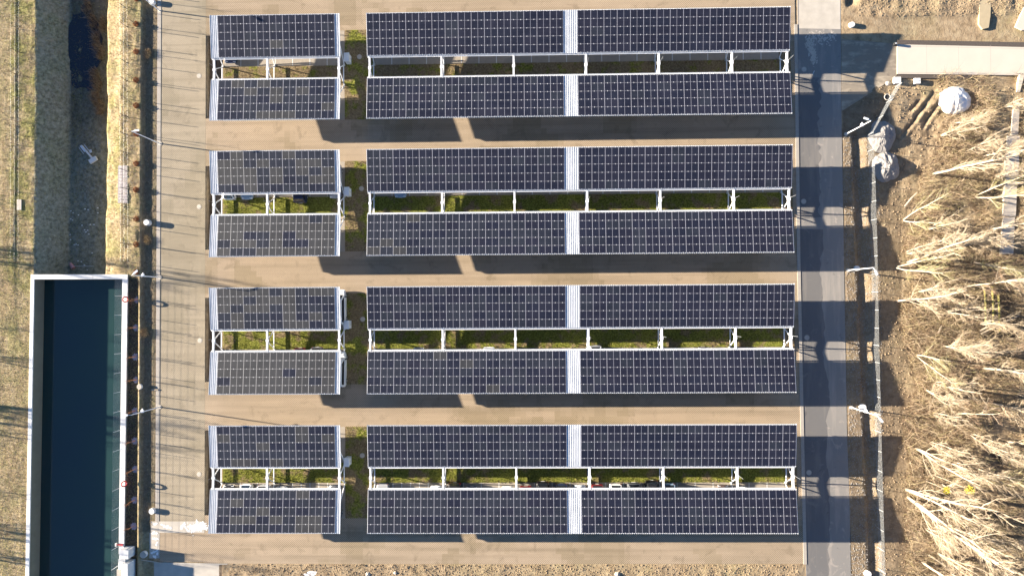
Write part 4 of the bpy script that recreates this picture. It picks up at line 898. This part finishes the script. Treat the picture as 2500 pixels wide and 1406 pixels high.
# ---------------------------------------------------------------- cars
def hexa(b, bot, top, m=0):
    n = len(b.v); b.v += bot+top
    for f in ((3, 2, 1, 0), (4, 5, 6, 7), (0, 1, 5, 4), (1, 2, 6, 5), (2, 3, 7, 6), (3, 0, 4, 7)): b.f.append(tuple(n+i for i in f)); b.m.append(m)
PAINT = {c: None for c in ()}
def paint(name, c): 
    t = NT(name); t.b.inputs['Coat Weight'].default_value = .6; t.b.inputs['Coat Roughness'].default_value = .05; f = t.noise(2, 3)
    return t.fin(t.mix(f, tuple(x*.93 for x in c), tuple(min(1, x*1.05) for x in c)), .35, 0, .5)
PT = {'white': paint('paint_white', (.72, .73, .73)), 'silver': paint('paint_silver', (.36, .37, .39)), 'grey': paint('paint_grey', (.10, .105, .115)), 'black': paint('paint_black', (.012, .012, .014)), 'dark blue': paint('paint_blue', (.015, .025, .07)), 'dark red': paint('paint_red', (.13, .012, .015)), 'light blue': paint('paint_light_blue', (.24, .34, .46)), 'brown': paint('paint_brown', (.10, .065, .05))}
KIN = {'hatchback': dict(L=4.1, W=1.76, hood=.92, roof=1.47, ws0=.95, ws1=.30, rs1=-1.45, rs0=-1.95, belt=.95, tail=.98), 'estate car': dict(L=4.65, W=1.82, hood=.90, roof=1.48, ws0=1.15, ws1=.45, rs1=-1.75, rs0=-2.22, belt=.96, tail=1.0),
       'suv': dict(L=4.55, W=1.88, hood=1.05, roof=1.68, ws0=1.05, ws1=.45, rs1=-1.80, rs0=-2.15, belt=1.10, tail=1.12), 'saloon': dict(L=4.7, W=1.82, hood=.90, roof=1.44, ws0=1.15, ws1=.42, rs1=-1.0, rs0=-1.75, belt=.95, tail=1.02), 'van': dict(L=5.0, W=1.96, hood=1.12, roof=1.95, ws0=1.75, ws1=1.15, rs1=-2.30, rs0=-2.44, belt=1.18, tail=1.2)}
CARM = {}
def car_meshes(kind):
    if kind in CARM: return CARM[kind]
    K = KIN[kind]; L2 = K['L']/2; W = K['W']/2; out = {}
    st = [(L2, .42, .60, .70), (L2-.12, .28, .70, .86), (L2-.55, .22, K['hood']-.10, .97), (K['ws0']+.02, .20, K['hood'], 1.0), (K['ws1'], .20, K['belt'], 1.0), (-.6, .20, K['belt'], 1.0), (K['rs0']+.25, .22, K['tail'], .99), (-L2+.22, .27, K['tail']-.03, .95), (-L2+.05, .32, K['tail']-.16, .88), (-L2, .42, K['tail']-.38, .80)]
    b = MB(); m = 9
    for x, zl, zt, wf in st:
        w_ = W*wf; zz = [(w_*.86, zl), (w_*.99, zl+.10), (w_, zl+(zt-zl)*.55), (w_*.955, zt-.07), (w_*.82, zt)]
        b.v += [(x, -a, z) for a, z in zz]+[(x, a, z) for a, z in reversed(zz)]
    for i in range(len(st)-1):
        for j in range(10): q0 = i*10; b.f.append((q0+j, q0+(j+1) % 10, q0+10+(j+1) % 10, q0+10+j)); b.m.append(0)
    b.f.append(tuple(range(9, -1, -1))); b.m.append(0); e = (len(st)-1)*10; b.f.append(tuple(range(e, e+10))); b.m.append(0)
    z0, z1 = K['belt']-.03, K['roof']; wb, wt_ = W*.86, W*.67
    # cabin with a slightly crowned roof
    ringx = [(K['ws0'], K['rs0'], wb, z0), (K['ws1']+.02, K['rs1']-.02, wt_, z1-.04), (K['ws1']-.12, K['rs1']+.12, wt_*.86, z1)]
    n0 = len(b.v)
    for xa_, xb_, w_, z in ringx: b.v += [(xa_, -w_, z), (xa_, w_, z), (xb_, w_, z), (xb_, -w_, z)]
    for i in range(2):
        for j in range(4): q0 = n0+i*4; b.f.append((q0+j, q0+(j+1) % 4, q0+4+(j+1) % 4, q0+4+j)); b.m.append(0)
    b.f.append((n0+8, n0+9, n0+10, n0+11)); b.m.append(0)
    out['body'] = b.data('body', PT['white'])
    def pane(name, c4, inset, off):
        ctr = sum((Vector(p) for p in c4), Vector())/4; nrm = (Vector(c4[1])-Vector(c4[0])).cross(Vector(c4[3])-Vector(c4[0])).normalized()
        if nrm.dot(ctr-Vector((-.4, 0, .8))) < 0: nrm = -nrm
        p = [ctr+(Vector(q_)-ctr)*inset+nrm*off for q_ in c4]; b = MB(); hexa(b, [tuple(q_-nrm*.02) for q_ in p], [tuple(q_) for q_ in p]); out[name] = b.data(name.split('|')[0], M['glass'])
    A, B = ringx[0], ringx[1]
    pane('windscreen', [(A[0], -wb, z0), (A[0], wb, z0), (B[0], wt_, z1-.04), (B[0], -wt_, z1-.04)], .88, .012)
    pane('rear_window', [(A[1], -wb, z0), (A[1], wb, z0), (B[1], wt_, z1-.04), (B[1], -wt_, z1-.04)], .84, .012)
    for s in (-1, 1): pane('side_window|%d' % s, [(A[0], s*wb, z0), (A[1], s*wb, z0), (B[1], s*wt_, z1-.04), (B[0], s*wt_, z1-.04)], .85, .012)
    b = MB(); b.tube([(0, -.11, 0), (0, .11, 0)], .32, 18); out['tyre'] = b.data('tyre', M['rubber']); b = MB(); b.tube([(0, -.115, 0), (0, .115, 0)], .20, 12); out['rim'] = b.data('rim', M['alu'])
    b = MB(); hexa(b, [(-.14, -.19, -.07), (.02, -.21, -.07), (.02, .21, -.07), (-.14, .19, -.07)], [(-.22, -.15, .06), (-.08, -.17, .06), (-.08, .17, .06), (-.22, .15, .06)]); out['headlight'] = b.data('headlight', M['clear'])
    b = MB(); b.box(-.02, .05, -.09, .09, -.12, .08); out['taillight'] = b.data('taillight', M['redlens'])
    b = MB(); b.box(-.09, .09, -.10, .10, -.06, .08); out['mirror'] = b.data('mirror', PT['black'])
    b = MB(); b.box(-.012, .012, -.26, .26, -.055, .055); out['number_plate'] = b.data('number_plate', M['coping'])
    CARM[kind] = out; return out
def car(kind, colr, x, y, rz, label):
    K = KIN[kind]; mm = car_meshes(kind); L2 = K['L']/2; W = K['W']/2
    o = thing('parked_car', label, 'car' if kind != 'van' else 'van', (x, y, .006), rz, 'cars parked under the solar carports')
    bo = link('body', mm['body'], o); bo.material_slots[0].link = 'OBJECT'; bo.material_slots[0].material = PT[colr]
    for nm in ('windscreen', 'rear_window', 'side_window|-1', 'side_window|1'): link(nm.split('|')[0], mm[nm], o)
    for sx in (L2-.82, -L2+.85):
        for s in (-1, 1): w_ = link('wheel', mm['tyre'], o, (sx, s*(W-.10), .32)); link('rim', mm['rim'], w_)
    for s in (-1, 1):
        link('headlight', mm['headlight'], o, (L2-.06, s*(W-.36), .66)); link('taillight', mm['taillight'], o, (-L2+.03, s*(W-.24), K['tail']-.26)); link('mirror', mm['mirror'], o, (K['ws0']-.28, s*(W+.06), K['belt']+.02))
    link('number_plate', mm['number_plate'], o, (-L2-.012, 0, .55)); link('number_plate', mm['number_plate'], o, (L2+.005, 0, .48))
def bay(k, bd, side, i, kind, colr, nose, shift, lab):
    base = XS if bd == 'S' else XL; s = 1 if side == 'N' else -1; L2 = KIN[kind]['L']/2
    yc = -k*PITCH+s*(1.42+shift+L2); inward = -s           # +1: toward +y
    rz = R(90)*inward if nose == 'in' else -R(90)*inward
    car(kind, colr, base+2.5*i+1.25+(.62 if kind == 'van' and colr == 'white' else random.uniform(-.1, .1)), yc, rz+R(random.uniform(-1, 1)), lab)
nth = ordn
CARS = [(0, 'S', 'N', 0, 'saloon', 'dark blue', 'in', .35), (1, 'S', 'N', 0, 'hatchback', 'white', 'out', -.4), (1, 'S', 'N', 1, 'saloon', 'light blue', 'in', -.35), (1, 'S', 'N', 4, 'suv', 'dark blue', 'out', -.95), (1, 'S', 'N', 6, 'saloon', 'silver', 'in', -.3), (1, 'L', 'N', 1, 'saloon', 'light blue', 'in', -.3),
        (2, 'S', 'S', 0, 'hatchback', 'black', 'in', .0), (2, 'S', 'S', 4, 'hatchback', 'dark red', 'out', -.25), (2, 'S', 'S', 5, 'estate car', 'grey', 'out', -.35), (2, 'S', 'S', 6, 'van', 'white', 'in', .3), (2, 'S', 'N', 6, 'van', 'white', 'out', .6), (2, 'S', 'N', 1, 'estate car', 'white', 'in', -.1),
        (2, 'L', 'S', 2, 'hatchback', 'grey', 'in', -.2), (2, 'L', 'S', 6, 'saloon', 'white', 'in', -.2), (2, 'L', 'S', 12, 'estate car', 'white', 'out', -.35), (2, 'L', 'S', 18, 'hatchback', 'brown', 'in', -.1),
        (3, 'S', 'S', 0, 'hatchback', 'black', 'in', .15), (3, 'S', 'S', 1, 'hatchback', 'white', 'out', .0), (3, 'S', 'S', 2, 'suv', 'silver', 'out', .1), (3, 'S', 'S', 3, 'saloon', 'silver', 'in', .4), (3, 'S', 'S', 6, 'saloon', 'grey', 'in', .15), (3, 'S', 'S', 4, 'saloon', 'white', 'in', .75),
        (3, 'L', 'S', 0, 'saloon', 'silver', 'out', .0), (3, 'L', 'S', 3, 'saloon', 'white', 'in', .3), (3, 'L', 'S', 4, 'van', 'black', 'out', -.15), (3, 'L', 'S', 5, 'hatchback', 'dark blue', 'in', .4), (3, 'L', 'S', 7, 'hatchback', 'white', 'in', .4), (3, 'L', 'S', 8, 'hatchback', 'dark red', 'out', .3), (3, 'L', 'S', 9, 'suv', 'black', 'out', -.3), (3, 'L', 'S', 10, 'estate car', 'dark blue', 'out', .0), (3, 'L', 'S', 11, 'saloon', 'white', 'in', .2),
        (3, 'L', 'S', 12, 'hatchback', 'dark red', 'out', .1), (3, 'L', 'S', 13, 'estate car', 'white', 'out', .05), (3, 'L', 'S', 14, 'suv', 'grey', 'out', -.15), (3, 'L', 'S', 15, 'suv', 'black', 'out', -.45), (3, 'L', 'S', 16, 'hatchback', 'light blue', 'out', .0), (3, 'L', 'S', 17, 'hatchback', 'black', 'in', .7), (3, 'L', 'S', 19, 'hatchback', 'brown', 'in', .2), (3, 'L', 'S', 20, 'saloon', 'white', 'in', .5)]
for (k, bd, sd_, i, kind, colr, nose, sh) in CARS:
    cn = ('short ' if bd == 'S' else 'long ')+ROWN[k].replace('second','second row').replace('third','third row')+' carport'
    bay(k, bd, sd_, i, kind, colr, nose, sh, colr+' '+kind+', '+nth(i)+' bay from the west, '+('north' if sd_ == 'N' else 'south')+' side of '+cn)
